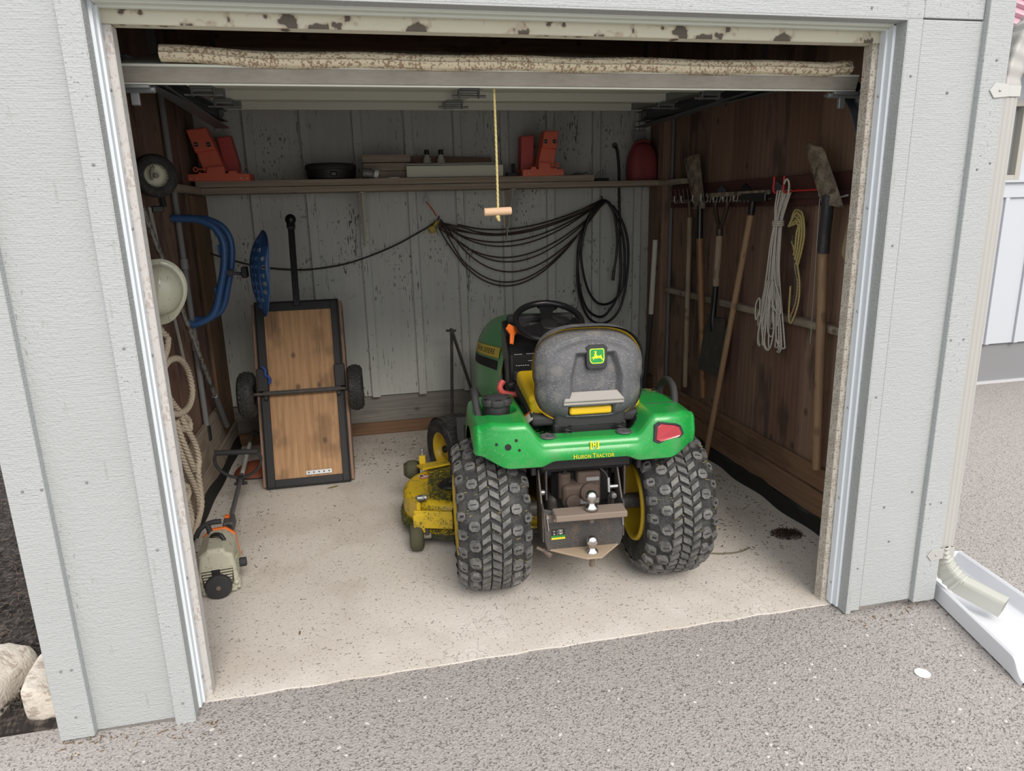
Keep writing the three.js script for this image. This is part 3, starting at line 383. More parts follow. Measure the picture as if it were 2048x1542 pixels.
// ================================================================ overhead door
{
  const t = thing('overhead_door', 'grimy white sectional garage door rolled up overhead', 'garage door');
  const J = [[2.022, -0.27], [2.150, -0.77], [2.175, -1.29], [2.20, -1.82], [2.222, -2.34]], x0 = -0.02, x1 = 2.48;
  for (let i = 0; i < 4; i++) {
    const [ya, za] = J[i], [yb, zb] = J[i + 1], L = Math.hypot(yb - ya, zb - za), ang = Math.atan2(yb - ya, za - zb), s = new THREE.Group(); s.name = 'section'; s.position.set((x0 + x1) / 2, ya, za); s.rotation.x = ang; t.add(s); const w = x1 - x0;
    mesh('skin', bx(-w / 2, w / 2, 0.022, 0.03, -L, 0), M.doorpaint, s, 'x');
    mesh('rail', bx(-w / 2, w / 2, -0.022, 0.022, -0.035, -0.001), i ? M.doorpaint : M.grime, s, 'x'); mesh('rail', bx(-w / 2, w / 2, -0.022, 0.022, -L + 0.002, -L + 0.035), M.doorpaint, s, 'x');
    for (const x of [-w / 2 + 0.04, 0, w / 2 - 0.04]) mesh('stile', bx(x - 0.035, x + 0.035, -0.018, 0.022, -L + 0.035, -0.035), x ? M.hinge : M.doorpaint, s);
    if (i === 0) mesh('lip', bx(-w / 2, w / 2, -0.028, -0.0225, -0.045, 0.0), M.doorpaint, s, 'x');
    if (i < 3) for (const x of [-w / 2 + 0.06, -0.03, w / 2 - 0.06]) mesh('hinge', [bx(x - 0.045, x + 0.045, -0.03, -0.022, -L - 0.05, -L + 0.05), rod([x - 0.05, -0.032, -L], [x + 0.05, -0.032, -L], 0.009), bx(x - 0.05, x - 0.042, -0.06, -0.022, -L - 0.02, -L + 0.02), bx(x + 0.042, x + 0.05, -0.06, -0.022, -L - 0.02, -L + 0.02), rod([x - 0.08, -0.052, -L], [x + 0.08, -0.052, -L], 0.006)], M.hinge, s);
  }
  const seal = surf((u, v) => { const x = lerp(0.115, 2.435, u), P = [[2.046, -0.285], [2.045, -0.262], [2.051, -0.246], [2.066, -0.238], [2.070, -0.245], [2.083, -0.247], [2.092, -0.258], [2.088, -0.275]], k = v * 7, i = Math.min(6, Math.floor(k)), f = k - i, e = 0.012 * (sstep(0.12, 0, u) + 0.6 * sstep(0.95, 1, u)); return [x, lerp(P[i][0], P[i + 1][0], f) + 0.004 * Math.sin(u * 31) * 0.5 + e, lerp(P[i][1], P[i + 1][1], f)]; }, 160, 21);
  mesh('bottom_seal', seal, M.seal, t, 'y').userData.label = 'cracked rubber seal stained brown';
  for (const [x, s] of [[0.02, 1], [2.44, -1]]) mesh('corner_bracket', [bx(x - 0.05, x + 0.05, 1.985, 1.995, -0.34, -0.27), rod([x - s * 0.10, 1.985, -0.30], [x + s * 0.06, 1.985, -0.30], 0.01), bx(x - 0.012, x + 0.012, 1.94, 1.99, -0.31, -0.295), mv(cyl(0.026, 0.02, 20, 0.003).rotateZ(Math.PI / 2), x - s * 0.085, 1.985, -0.30)], M.hinge, t);
}
for (const [x, s, lab] of [[-0.075, 1, 'dark steel door track above the hard hat and rope'], [2.535, -1, 'dark steel door track above the rack of spades']]) {
  const t = thing('door_track', lab, 'door track', [0, 0, 0], 'overhead door tracks');
  const path = [[0.35, -0.26], [1.72, -0.26]]; for (let i = 0; i <= 10; i++) { const a = i / 10 * Math.PI / 2; path.push([1.75 + 0.36 * Math.sin(a), -0.26 - 0.36 * (1 - Math.cos(a))]); } path.push([2.14, -1.4], [2.185, -2.5]);
  const ch = (dx0, dx1, dn0, dn1) => { const g = []; for (let i = 1; i < path.length; i++) { const [ya, za] = path[i - 1], [yb, zb] = path[i], L = Math.hypot(yb - ya, zb - za) + 0.004; const q = cbox(dx1 - dx0, L, dn1 - dn0, 0.0008).translate((dx0 + dx1) / 2, 0, (dn0 + dn1) / 2); q.rotateX(Math.atan2(zb - za, yb - ya)); q.translate(x, (ya + yb) / 2, (za + zb) / 2); g.push(q); } return g; };
  mesh('channel', [...ch(-0.002 - s * 0.02, 0.002 - s * 0.02, -0.03, 0.03), ...ch(-0.02, 0.02, -0.03, -0.027), ...ch(-0.02, 0.02, 0.027, 0.03)], M.track, t);
  mesh('angle_iron', [bx(x - s * 0.035 - 0.002, x - s * 0.035 + 0.002, 2.115, 2.15, -2.45, -0.9), bx(x - 0.05, x + 0.03, 2.112, 2.116, -2.45, -0.9)], M.track, t, 'z');
  for (const z of [-2.4, -1.0]) mesh('hanger', bar([x, 2.17, z], [x, 2.74, z], 0.03, 0.003), M.hinge, t); mesh('end_tab', bar([x, 2.19, -2.44], [x - s * 0.06, 2.1, -2.47], 0.025, 0.003), M.creamwhite, t);
  mesh('cable', tube([[x - s * 0.01, 2.0, -0.29], [x - s * 0.02, 1.6, -0.275], [x - s * 0.015, 1.0, -0.27], [x, 0.4, -0.26]], 0.0025, { rad: 6 }), M.hinge, t);
}
{
  const t = thing('pull_cord', 'yellow braided pull cord with wooden toggle hanging from the door', 'pull cord', [1.127, 0, -0.31]);
  mesh('rope', tube([[0, 2.01, 0], [0.0015, 1.85, 0], [0.002, 1.7, 0], [0.0015, 1.61, 0], [0.0, 1.582, 0]], 0.0045, { strands: 3, pitch: 0.016, rad: 9, depth: 0.3 }), M.ropey, t, 'y');
  mesh('knot', [ball(0.008, 0, 1.582, 0), ball(0.006, 0.002, 1.574, 0.002), tube([[0, 1.575, 0], [0.006, 1.568, 0.003]], 0.004, { rad: 6 })], M.ropey, t);
  mesh('toggle', rod([-0.048, 1.5995, 0], [0.049, 1.602, 0], 0.0135, 0.0135, 20), plain(0.55, 0.37, 0.235, 0.7), t);
}
// ================================================================ shelf and what stands on it
{
  const t = thing('wall_shelf', 'long plank shelf of two grey boards across the back wall', 'shelf');
  mesh('plank', bx(-0.325, 2.79, 1.745, 1.781, -2.881, -2.552, 0.003), M.greywood, t, 'x'); mesh('plank', bx(-0.30, 2.25, 1.783, 1.823, -2.88, -2.56, 0.003), M.greywood, t, 'x');
  mesh('side_ledger', bx(-0.325, -0.27, 1.745, 1.785, -2.55, -1.76, 0.003), M.greywood, t, 'z'); mesh('side_ledger', bx(2.715, 2.795, 1.742, 1.776, -2.55, -2.2, 0.003), M.greywood, t, 'z');
  const gb = merge([ext([[0, 0], [0.295, 0], [0.295, -0.012], [0.03, -0.36], [0, -0.36]], 0.004, 0.001).rotateY(-Math.PI / 2), ext([[-0.022, 0], [0.022, 0], [0.006, -0.37], [-0.006, -0.37]], 0.004, 0.001), ext([[-0.020, 0.0], [0.020, 0.0], [0.012, 0.004], [-0.012, 0.004]], 0.30, 0).translate(0, -0.006, 0)]);
  for (const x of [0.692, 1.688]) mesh('bracket', gb.clone().translate(x, 1.744, -2.8825), M.creamwhite, t);
}
function ramp(label, x, base, head, neck, behind, flip) {
  const t = thing('ramp_stand', label, 'ramp stand', [x, 1.818, -2.56], 'orange folding ramp stands on the shelf');
  const w = base, teeth = [[-w, 0.004], [w, 0.0], [w, 0.044], [w * 0.62, 0.046], [w * 0.58, 0.062], [w * 0.34, 0.062], [w * 0.32, 0.048], [w * 0.22, 0.048], [w * 0.20, 0.09], [-w * 0.34, 0.085], [-w * 0.38, 0.052], [-w * 0.55, 0.052], [-w * 0.6, 0.060], [-w * 0.66, 0.045], [-w, 0.044]].map(([a, b]) => [a * flip, b]); if (flip < 0) teeth.reverse();
  mesh('base_rail', ext(teeth, 0.02, 0.003).translate(0, 0, -0.002), M.orange, t); mesh('base_rail', ext(teeth, 0.02, 0.003).translate(0, 0.004, -0.20), M.orange, t);
  const hole = (p, k) => circ(0.014, 14, p[0] + (head[1][0] - head[0][0]) * k + (head[3][0] - head[0][0]) * 0.72, p[1] + (head[3][1] - head[0][1]) * 0.66 + 0.002);
  mesh('cradle_head', ext(head, 0.12, 0.008, [], 2).translate(0, 0, -0.10), M.orange, t);
  mesh('neck', ext(neck, 0.10, 0.008, [], 2).translate(0, 0, -0.105), M.orange, t);
  for (const k of [0.2, 0.82]) { const h = hole(head[0], k), cx = h.reduce((a, p) => a + p[0], 0) / 14, cy = h.reduce((a, p) => a + p[1], 0) / 14; mesh('pin', rod([cx - 0.012, cy, 0.0225], [cx + 0.012, cy + 0.002, 0.0225], 0.003), M.zinc, t); mesh('pin_socket', mv(cyl(0.0142, 0.06, 16, 0.001).rotateX(Math.PI / 2), cx, cy, -0.0085), M.black, t); }
  mesh('folded_arm', ext(behind, 0.10, 0.008, [], 2).translate(0, 0, -0.25), M.pinkred, t).userData.label = 'darker red folded arm';
  mesh('hinge_pin', [mv(new THREE.TorusGeometry(0.012, 0.004, 8, 20), -flip * w * 0.72, 0.072, 0.01), rod([-flip * w * 0.66, 0.072, 0.01], [-flip * w * 0.4, 0.074, 0.01], 0.004)], M.orange, t);
  for (const k of [-0.92, -0.70, 0.72, 0.92]) mesh('rivet', mv(cyl(0.004, 0.004, 10, 0.001).rotateX(Math.PI / 2), w * k, 0.016, 0.0205), M.creamwhite, t);
}
ramp('orange steel ramp stand on the shelf above the blue stool', -0.155, 0.178, [[-0.154, 0.298], [-0.041, 0.312], [0.003, 0.188], [-0.118, 0.168]], [[-0.116, 0.172], [-0.002, 0.190], [0.038, 0.062], [-0.086, 0.053]], [[-0.016, 0.27], [0.066, 0.282], [0.10, 0.10], [0.09, 0.04], [0.02, 0.04]], 1);
ramp('orange steel ramp stand on the shelf near the red fuel can', 1.885, 0.142, [[0.012, 0.288], [0.108, 0.286], [0.097, 0.175], [-0.006, 0.182]], [[-0.004, 0.186], [0.096, 0.178], [0.084, 0.053], [-0.034, 0.058]], [[-0.108, 0.272], [-0.016, 0.278], [-0.022, 0.10], [-0.04, 0.04], [-0.115, 0.04]], -1);
{
  const t = thing('drain_pan', 'black round drain pan with a lid on the shelf', 'pan', [0.505, 1.823, -2.70]);
  mesh('body', lathe([[0, 0], [0.135, 0], [0.15, 0.01], [0.158, 0.055], [0.156, 0.066], [0, 0.066]], 48), M.black, t); mesh('lid', lathe([[0.158, 0.06], [0.163, 0.07], [0.16, 0.09], [0.145, 0.098], [0.0, 0.104]], 48), plain(0.03, 0.026, 0.024, 0.7), t); mesh('spout', mv(cbox(0.04, 0.03, 0.03, 0.006), 0.02, 0.03, 0.155), M.blackgloss, t);
  for (const [y, lab, dx, l] of [[1.823, 'bottom weathered wood offcut in the stack beside the drain pan', 0, 0.30], [1.873, 'middle weathered wood offcut in the stack beside the drain pan', 0.01, 0.29], [1.926, 'top brown wood offcut in the stack beside the drain pan', 0.005, 0.31]]) { const b = solo('wood_offcut', [bx(0.703 + dx, 0.703 + dx + l, y + 0.001, y + 0.049, -2.80, -2.66, 0.003)], M.greywood, lab, 'wood', 'wood offcuts on the shelf', 'x'); }
  solo('wood_plank', [mv(cbox(0.56, 0.145, 0.022, 0.002), 1.31, 1.898, -2.845, 0, 0, -0.03)], M.plank2, 'brown plank standing on edge behind the white bottles', 'plank', null, 'x');
}
for (const [x, lab] of [[1.138, 'white capped bottle behind the channel, nearer the wood offcuts'], [1.232, 'white capped bottle behind the channel, nearer the yellow pull cord']]) { const t = thing('oil_bottle', lab, 'bottle', [x, 1.824, -2.78], 'white bottles on the shelf'); mesh('body', lathe([[0, 0], [0.026, 0], [0.029, 0.005], [0.029, 0.11], [0.026, 0.128], [0.014, 0.15], [0.012, 0.16], [0, 0.16]], 24), M.creamwhite, t); mesh('cap', lathe([[0.014, 0.156], [0.0165, 0.158], [0.0165, 0.184], [0.014, 0.187], [0, 0.187]], 20), M.black, t); mesh('label_wrap', lathe([[0.0295, 0.04], [0.0295, 0.09]], 24), plain(0.55, 0.47, 0.40, 0.7), t); }
{
  const t = thing('cream_channel', 'long cream sheet metal channel lying on the shelf', 'channel', [1.305, 1.824, -2.66]);
  mesh('trough', [bx(-0.32, 0.32, 0, 0.004, -0.05, 0.05, 0.001), bx(-0.32, 0.32, 0, 0.074, 0.046, 0.05, 0.001), bx(-0.32, 0.32, 0, 0.098, -0.054, -0.05, 0.001)], M.cream, t, 'x'); mesh('liner_strip', mv(cbox(0.636, 0.005, 0.085, 0.001), 0, 0.086, -0.005, 0.12, 0, -0.018), M.creamwhite, t); mesh('end_cap', mv(cbox(0.003, 0.074, 0.098, 0.0005), 0.3195, 0.037, 0), M.cream, t);
}
{
  const t = thing('plastic_jar', 'crumpled clear plastic jar with white lid beside the drain pan', 'jar', [0.755, 1.823, -2.60]);
  mesh('body', lathe([[0, -0.055], [0.024, -0.055], [0.03, -0.045], [0.028, -0.02], [0.031, 0.0], [0.03, 0.012], [0.02, 0.022], [0.02, 0.03]], 20).rotateZ(-Math.PI / 2 - 0.1).translate(0, 0.032, 0), plain(0.17, 0.17, 0.165, 0.25), t); mesh('lid', cyl(0.027, 0.03, 20, 0.004).rotateZ(-Math.PI / 2 - 0.3).translate(0.035, 0.028, 0.004), M.white, t);
  solo('jar_lid', [mv(lathe([[0, 0.008], [0.04, 0.007], [0.043, 0.003], [0.043, 0], [0, 0]], 28), 0.895, 1.823, -2.60)], M.white, 'flat white plastic lid on the shelf edge beside the cream channel', 'lid');
  const c = thing('socket_block', 'black plastic block with two round posts on the shelf', 'tool block', [1.70, 1.823, -2.66]); mesh('block', cbox(0.085, 0.028, 0.05, 0.003).translate(0, 0.014, 0), M.black, c); for (const x of [-0.004, 0.014]) mesh('post', rod([x, 0.02, 0], [x, 0.085, 0], 0.007), M.black, c);
  for (const [x, z, r, lab, l] of [[2.11, -2.70, 0.5, 'steel combination wrench propped beside the ramp stand', 0.15], [2.17, -2.74, 0.35, 'thin steel wrench lying across another wrench', 0.17]]) { const w = thing('wrench', lab, 'wrench', [x, 1.828, z]); const g = new THREE.Group(); w.rotation.set(0, r, 0.22); mesh('shaft', cbox(l, 0.006, 0.012, 0.002), M.zinc, w, 'x'); mesh('jaw', ext([[0, -0.014], [0.022, -0.014], [0.026, -0.006], [0.012, -0.004], [0.012, 0.004], [0.026, 0.006], [0.022, 0.014], [0, 0.014]], 0.007, 0.001).rotateX(Math.PI / 2).translate(l / 2, 0.003, 0), M.zinc, w); mesh('ring', new THREE.TorusGeometry(0.011, 0.004, 8, 20).rotateX(Math.PI / 2).translate(-l / 2 - 0.008, 0, 0), M.zinc, w); }
  const p = thing('wire_bail', 'small black tray with a bent wire handle on the shelf', 'tray', [2.33, 1.782, -2.66]); mesh('tray', cbox(0.10, 0.022, 0.06, 0.004).translate(0, 0.011, 0), M.black, p); mesh('handle', tube([[-0.045, 0.015, 0], [-0.02, 0.06, 0], [0.02, 0.075, 0], [0.035, 0.06, 0], [0.065, 0.0, 0]], 0.003, { rad: 6 }), M.zinc, p);
}
{
  const t = thing('fuel_can', 'faded red plastic fuel can at the end of the shelf', 'fuel can', [2.655, 1.782, -2.72]);
  const body = (y) => [0.105, 0.107, 0.105, 0.094, 0.07][y];
  mesh('body', surf((u, v) => { const a = u * 2 * Math.PI, H = [0, 0.004, 0.02, 0.10, 0.16, 0.20, 0.23, 0.25, 0.262], W = [0.09, 0.10, 0.105, 0.105, 0.098, 0.085, 0.068, 0.05, 0.0], k = v * 8, i = Math.min(7, Math.floor(k)), f = k - i, w = lerp(W[i], W[i + 1], f), c = Math.cos(a), s = Math.sin(a), n = Math.pow(Math.pow(Math.abs(c), 3.4) + Math.pow(Math.abs(s), 3.4), -1 / 3.4); return [w * c * n, lerp(H[i], H[i + 1], f), w * 0.8 * s * n]; }, 48, 32), M.gascan, t);
  mesh('handle', tube([[-0.07, 0.20, 0], [-0.06, 0.245, 0], [-0.02, 0.268, 0], [0.03, 0.272, 0], [0.06, 0.24, 0]], 0.012, { rad: 10 }), M.gascan, t); mesh('spout_cap', lathe([[0.02, 0.25], [0.022, 0.26], [0.022, 0.285], [0, 0.288]], 20).translate(0.03, 0, -0.03), M.gascan, t);
}
{
  const t = thing('outlet_box', 'grey metal outlet box with conduit on the back wall above the fuel can', 'outlet box', [2.70, 2.10, -2.905]); mesh('box', cbox(0.09, 0.075, 0.05, 0.004).translate(0, 0, 0.025), plain(0.33, 0.34, 0.34, 0.5), t); mesh('conduit', rod([0, 0.03, 0.015], [0, 0.55, 0.015], 0.010), plain(0.28, 0.28, 0.28, 0.6), t);
}
// ================================================================ hung on the back wall
{
  const h = thing('eye_hook', 'steel screw eye with red hook under the shelf', 'hook', [1.125, 1.742, -2.86]); mesh('eye', [new THREE.TorusGeometry(0.018, 0.004, 8, 24).translate(0.0, -0.055, 0), rod([0, -0.035, 0], [0, 0.003, 0], 0.004)], M.zinc, h); mesh('hook', tube([[0.0, -0.072, 0.004], [0.014, -0.085, 0.004], [0.04, -0.12, 0.0], [0.065, -0.165, -0.006]], 0.004, { rad: 8 }), M.red, h);
  const cat = (A, B, sag, z, bulge = 0) => { const o = []; for (let i = 0; i <= 10; i++) { const s = i / 10; o.push([lerp(A[0], B[0], s) - bulge * Math.sin(Math.PI * s) * 0, lerp(A[1], B[1], s) - sag * Math.pow(Math.sin(Math.PI * Math.pow(s, 0.82)), 0.8), z]); } return o; };
  const c = thing('extension_cord', 'black extension cord looped between two hooks on the back wall', 'extension cord'), P = [], sags = [0.14, 0.16, 0.30, 0.25, 0.20, 0.44, 0.50, 0.13, 0.36, 0.52, 0.17];
  let fwd = true; sags.forEach((s, k) => { const z = -2.865 + 0.012 * ((k * 5) % 4), A = [1.222 + 0.012 * (k % 3), 1.582 - 0.014 * ((k * 7) % 5)], B = [2.385 + 0.012 * (k % 3), 1.655 - 0.006 * (k % 3)]; const q = cat(A, B, s, z); const e = fwd ? q : q.reverse(); P.push(...e.slice(1, -1)); const E2 = fwd ? B : A; P.push(fwd ? [E2[0] + 0.02, E2[1] + 0.004, z + 0.004] : [E2[0] - 0.02 - 0.006 * (k % 3), E2[1] - 0.03, z + 0.004]); fwd = !fwd; });
  mesh('coil', tube(P, 0.0052, { rad: 8, tension: 0.5 }), M.cordbrown, c);
  mesh('lead', tube([[-0.325, 1.385, -2.80], [-0.20, 1.33, -2.85], [-0.02, 1.275, -2.874], [0.15, 1.25, -2.874], [0.32, 1.244, -2.874], [0.575, 1.278, -2.874], [0.858, 1.371, -2.874], [1.05, 1.462, -2.872], [1.183, 1.535, -2.87], [1.212, 1.575, -2.866]], 0.0058, { rad: 8 }), M.cord, c);
  mesh('connector', [mv(rbox(0.05, 0.05, 0.034, 0.01, 3), 1.158, 1.487, -2.868, 0, 0, 0.35), mv(cyl(0.012, 0.05, 14, 0.003), 1.185, 1.525, -2.868, 0, 0, -0.7)], plain(0.42, 0.32, 0.04, 0.5), c).userData.label = 'yellow cord connector';
  const nail = thing('wall_hook', 'dark wall hook holding the looped cord and hose', 'hook', [2.40, 1.655, -2.905]); mesh('hook', tube([[0, 0.015, 0], [0, -0.015, 0.02], [0, -0.02, 0.06], [0, 0.012, 0.075], [-0.004, 0.03, 0.07]], 0.006, { rad: 8 }), M.cordbrown, nail);
  const g = thing('garden_hose', 'black rubber hose coiled on the wall hook below the fuel can', 'hose'), Q = [[2.521, 2.033, -2.905], [2.53, 2.01, -2.885], [2.548, 1.92, -2.895], [2.556, 1.80, -2.903]];
  const gl = [[2.556, 1.80, -2.905], [2.557, 1.6, -2.885], [2.56, 1.3, -2.875], [2.563, 1.12, -2.86], [2.53, 0.93, -2.86], [2.42, 0.80, -2.86], [2.30, 0.86, -2.86], [2.235, 1.05, -2.86], [2.225, 1.3, -2.86], [2.28, 1.50, -2.855], [2.38, 1.635, -2.845], [2.42, 1.655, -2.84], [2.52, 1.57, -2.835], [2.60, 1.38, -2.835], [2.605, 1.12, -2.835], [2.55, 0.86, -2.835], [2.43, 0.752, -2.835], [2.30, 0.80, -2.835], [2.222, 1.0, -2.835], [2.218, 1.25, -2.835], [2.28, 1.5, -2.83], [2.40, 1.65, -2.825], [2.47, 1.60, -2.82], [2.55, 1.42, -2.815], [2.575, 1.22, -2.815], [2.56, 1.02, -2.815], [2.47, 0.91, -2.815], [2.36, 0.915, -2.815], [2.275, 1.05, -2.815], [2.235, 1.3, -2.815], [2.30, 1.55, -2.81], [2.415, 1.648, -2.805], [2.475, 1.58, -2.80], [2.505, 1.42, -2.80], [2.505, 1.28, -2.80], [2.49, 1.17, -2.80], [2.482, 1.13, -2.80]];
  mesh('feed_pipe', tube([...Q, [2.557, 1.74, -2.903], [2.557, 1.6, -2.892]], 0.0095, { rad: 10 }), M.black, g); mesh('coil', tube(gl.slice(1), 0.009, { rad: 10 }), M.blackgloss, g); mesh('end_fitting', [rod([2.483, 1.135, -2.80], [2.478, 1.075, -2.80], 0.012), rod([2.484, 1.15, -2.80], [2.483, 1.135, -2.80], 0.014)], plain(0.06, 0.055, 0.045, 0.4), g); mesh('wall_flange', [mv(cyl(0.02, 0.02, 14, 0.003).rotateX(Math.PI / 2), 2.522, 2.04, -2.908)], M.rust, g);
}
// ================================================================ tipped-up utility cart
{
  const t = thing('utility_cart', 'plywood and black angle iron utility cart tipped up on its end', 'cart', [0.24, 0.0, -2.025]); t.rotation.x = -17.8 * Math.PI / 180; t.rotation.z = 0.0;
  const W2 = 0.25, H = 1.14;
  mesh('bed_panel', bx(-W2 + 0.03, W2 - 0.03, 0.03, H - 0.03, -0.012, 0.0), M.ply, t);
  const fr = (a, b, c, d) => [bx(a, b, c, d, 0.0005, 0.006)]; 
  for (const s of [-1, 1]) mesh('side_angle', [bx(s > 0 ? W2 - 0.05 : -W2, s > 0 ? W2 : -W2 + 0.05, 0.0, H, 0.001, 0.008), bx(s > 0 ? W2 - 0.006 : -W2, s > 0 ? W2 : -W2 + 0.006, 0.0, H, 0.0, 0.04)], M.cartframe, t);
  mesh('end_angle', [bx(-W2 + 0.05, W2 - 0.05, 0.0, 0.05, 0.001, 0.008), bx(-W2, W2, 0.0, 0.006, 0.0, 0.04)], M.cartframe, t, 'x'); mesh('end_angle', [bx(-W2 + 0.05, W2 - 0.05, H - 0.055, H, 0.001, 0.008), bx(-W2, W2, H - 0.006, H, 0.0, 0.035)], M.cartframe, t, 'x');
  for (const s of [-1, 1]) mesh('side_board', bx(s > 0 ? W2 + 0.001 : -W2 - 0.019, s > 0 ? W2 + 0.019 : -W2 - 0.001, 0.01, H - 0.01, -0.22, 0.02), M.plank2, t);
  mesh('end_board', bx(-W2 - 0.019, W2 + 0.019, 0.0, 0.018, -0.22, -0.013), M.plank2, t, 'x');
  mesh('axle', [rod([-0.33, 0.575, 0.045], [0.31, 0.575, 0.045], 0.010), bx(-0.23, 0.23, 0.563, 0.59, 0.028, 0.048)], M.steel, t);
  for (const s of [-1, 1]) { mesh('axle_block', [bx(s * 0.228 - 0.032, s * 0.228 + 0.032, 0.59, 0.73, 0.008, 0.05, 0.004), mv(cyl(0.012, 0.03, 6, 0.001).rotateX(Math.PI / 2), s * 0.215, 0.55, 0.03)], M.cartframe, t);
    const w = grp('cart_wheel', t, [s * 0.318 - 0.0, 0.575, 0.045]); mesh('tire', axX(lathe([[0.06, -0.035], [0.09, -0.046], [0.115, -0.047], [0.132, -0.036], [0.139, -0.015], [0.139, 0.015], [0.132, 0.036], [0.115, 0.047], [0.09, 0.046], [0.06, 0.035]], 48)), M.rubber, w); const l = []; for (let i = 0; i < 30; i++) for (const q of [-0.028, -0.009, 0.009, 0.028]) { const a = i / 30 * 6.2832 + (q > 0 ? 0.1 : 0) + (Math.abs(q) > 0.02 ? 0.05 : 0); l.push(mv(cbox(0.015, 0.008, 0.018, 0.002), q, (0.140 - 10 * q * q) * Math.cos(a), (0.140 - 10 * q * q) * Math.sin(a), a)); } mesh('tread', l, M.rubber, w); mesh('hub', axX(cyl(0.058, 0.05, 24, 0.006)), plain(0.5, 0.48, 0.44, 0.5), w); }
  mesh('tongue', [bar([0.0, H - 0.03, 0.018], [0.0, 1.60, 0.018], 0.038, 0.034, 0.003)], M.blackgloss, t); const tg = []; for (let i = 0; i < 9; i++) tg.push(mv(cbox(0.008, 0.024, 0.002, 0.0008), 0.0, 1.18 + i * 0.042, 0.0362)); mesh('tongue_slots', tg, M.liner, t); mesh('coupler', [ball(0.034, 0, 1.655, 0.02), mv(cbox(0.05, 0.05, 0.05, 0.01), 0, 1.615, 0.018)], M.blackgloss, t);
  mesh('mending_plate', [mv(cbox(0.155, 0.026, 0.003, 0.0006), 0.06, 0.075, 0.0095)], M.zinc, t); for (const x of [0.0, 0.03, 0.06, 0.09, 0.12]) mesh('plate_hole', mv(cyl(0.005, 0.002, 10, 0.0003).rotateX(Math.PI / 2), x, 0.076, 0.0115), M.darkgrey, t);
  mesh('blue_strap', tube([[-0.225, 0.74, 0.055], [-0.205, 0.715, 0.06], [-0.21, 0.69, 0.055], [-0.185, 0.67, 0.06], [-0.19, 0.635, 0.05]], 0.010, { rad: 8 }), plain(0.03, 0.07, 0.28, 0.7), t).userData.label = 'knotted blue strap';
}
{
  const t = thing('tow_bar', 'black steel bar folded into an inverted V behind the tractor wheel', 'bar', [1.2, 0, -2.62]); mesh('upright', rod([0.0, 0.0, -0.02], [0.03, 0.80, 0.0], 0.011), M.steel, t); mesh('slanted_bar', bar([0.032, 0.80, 0.012], [0.22, 0.08, 0.14], 0.028, 0.012), M.steel, t); mesh('pivot_bolt', [mv(cyl(0.016, 0.05, 12, 0.003).rotateX(Math.PI / 2), 0.03, 0.80, 0.0), rod([-0.01, 0.805, 0.006], [0.06, 0.80, 0.006], 0.008)], M.steel, t); mesh('foot', bar([0.22, 0.0, 0.15], [0.22, 0.09, 0.14], 0.03, 0.012), M.steel, t);
}
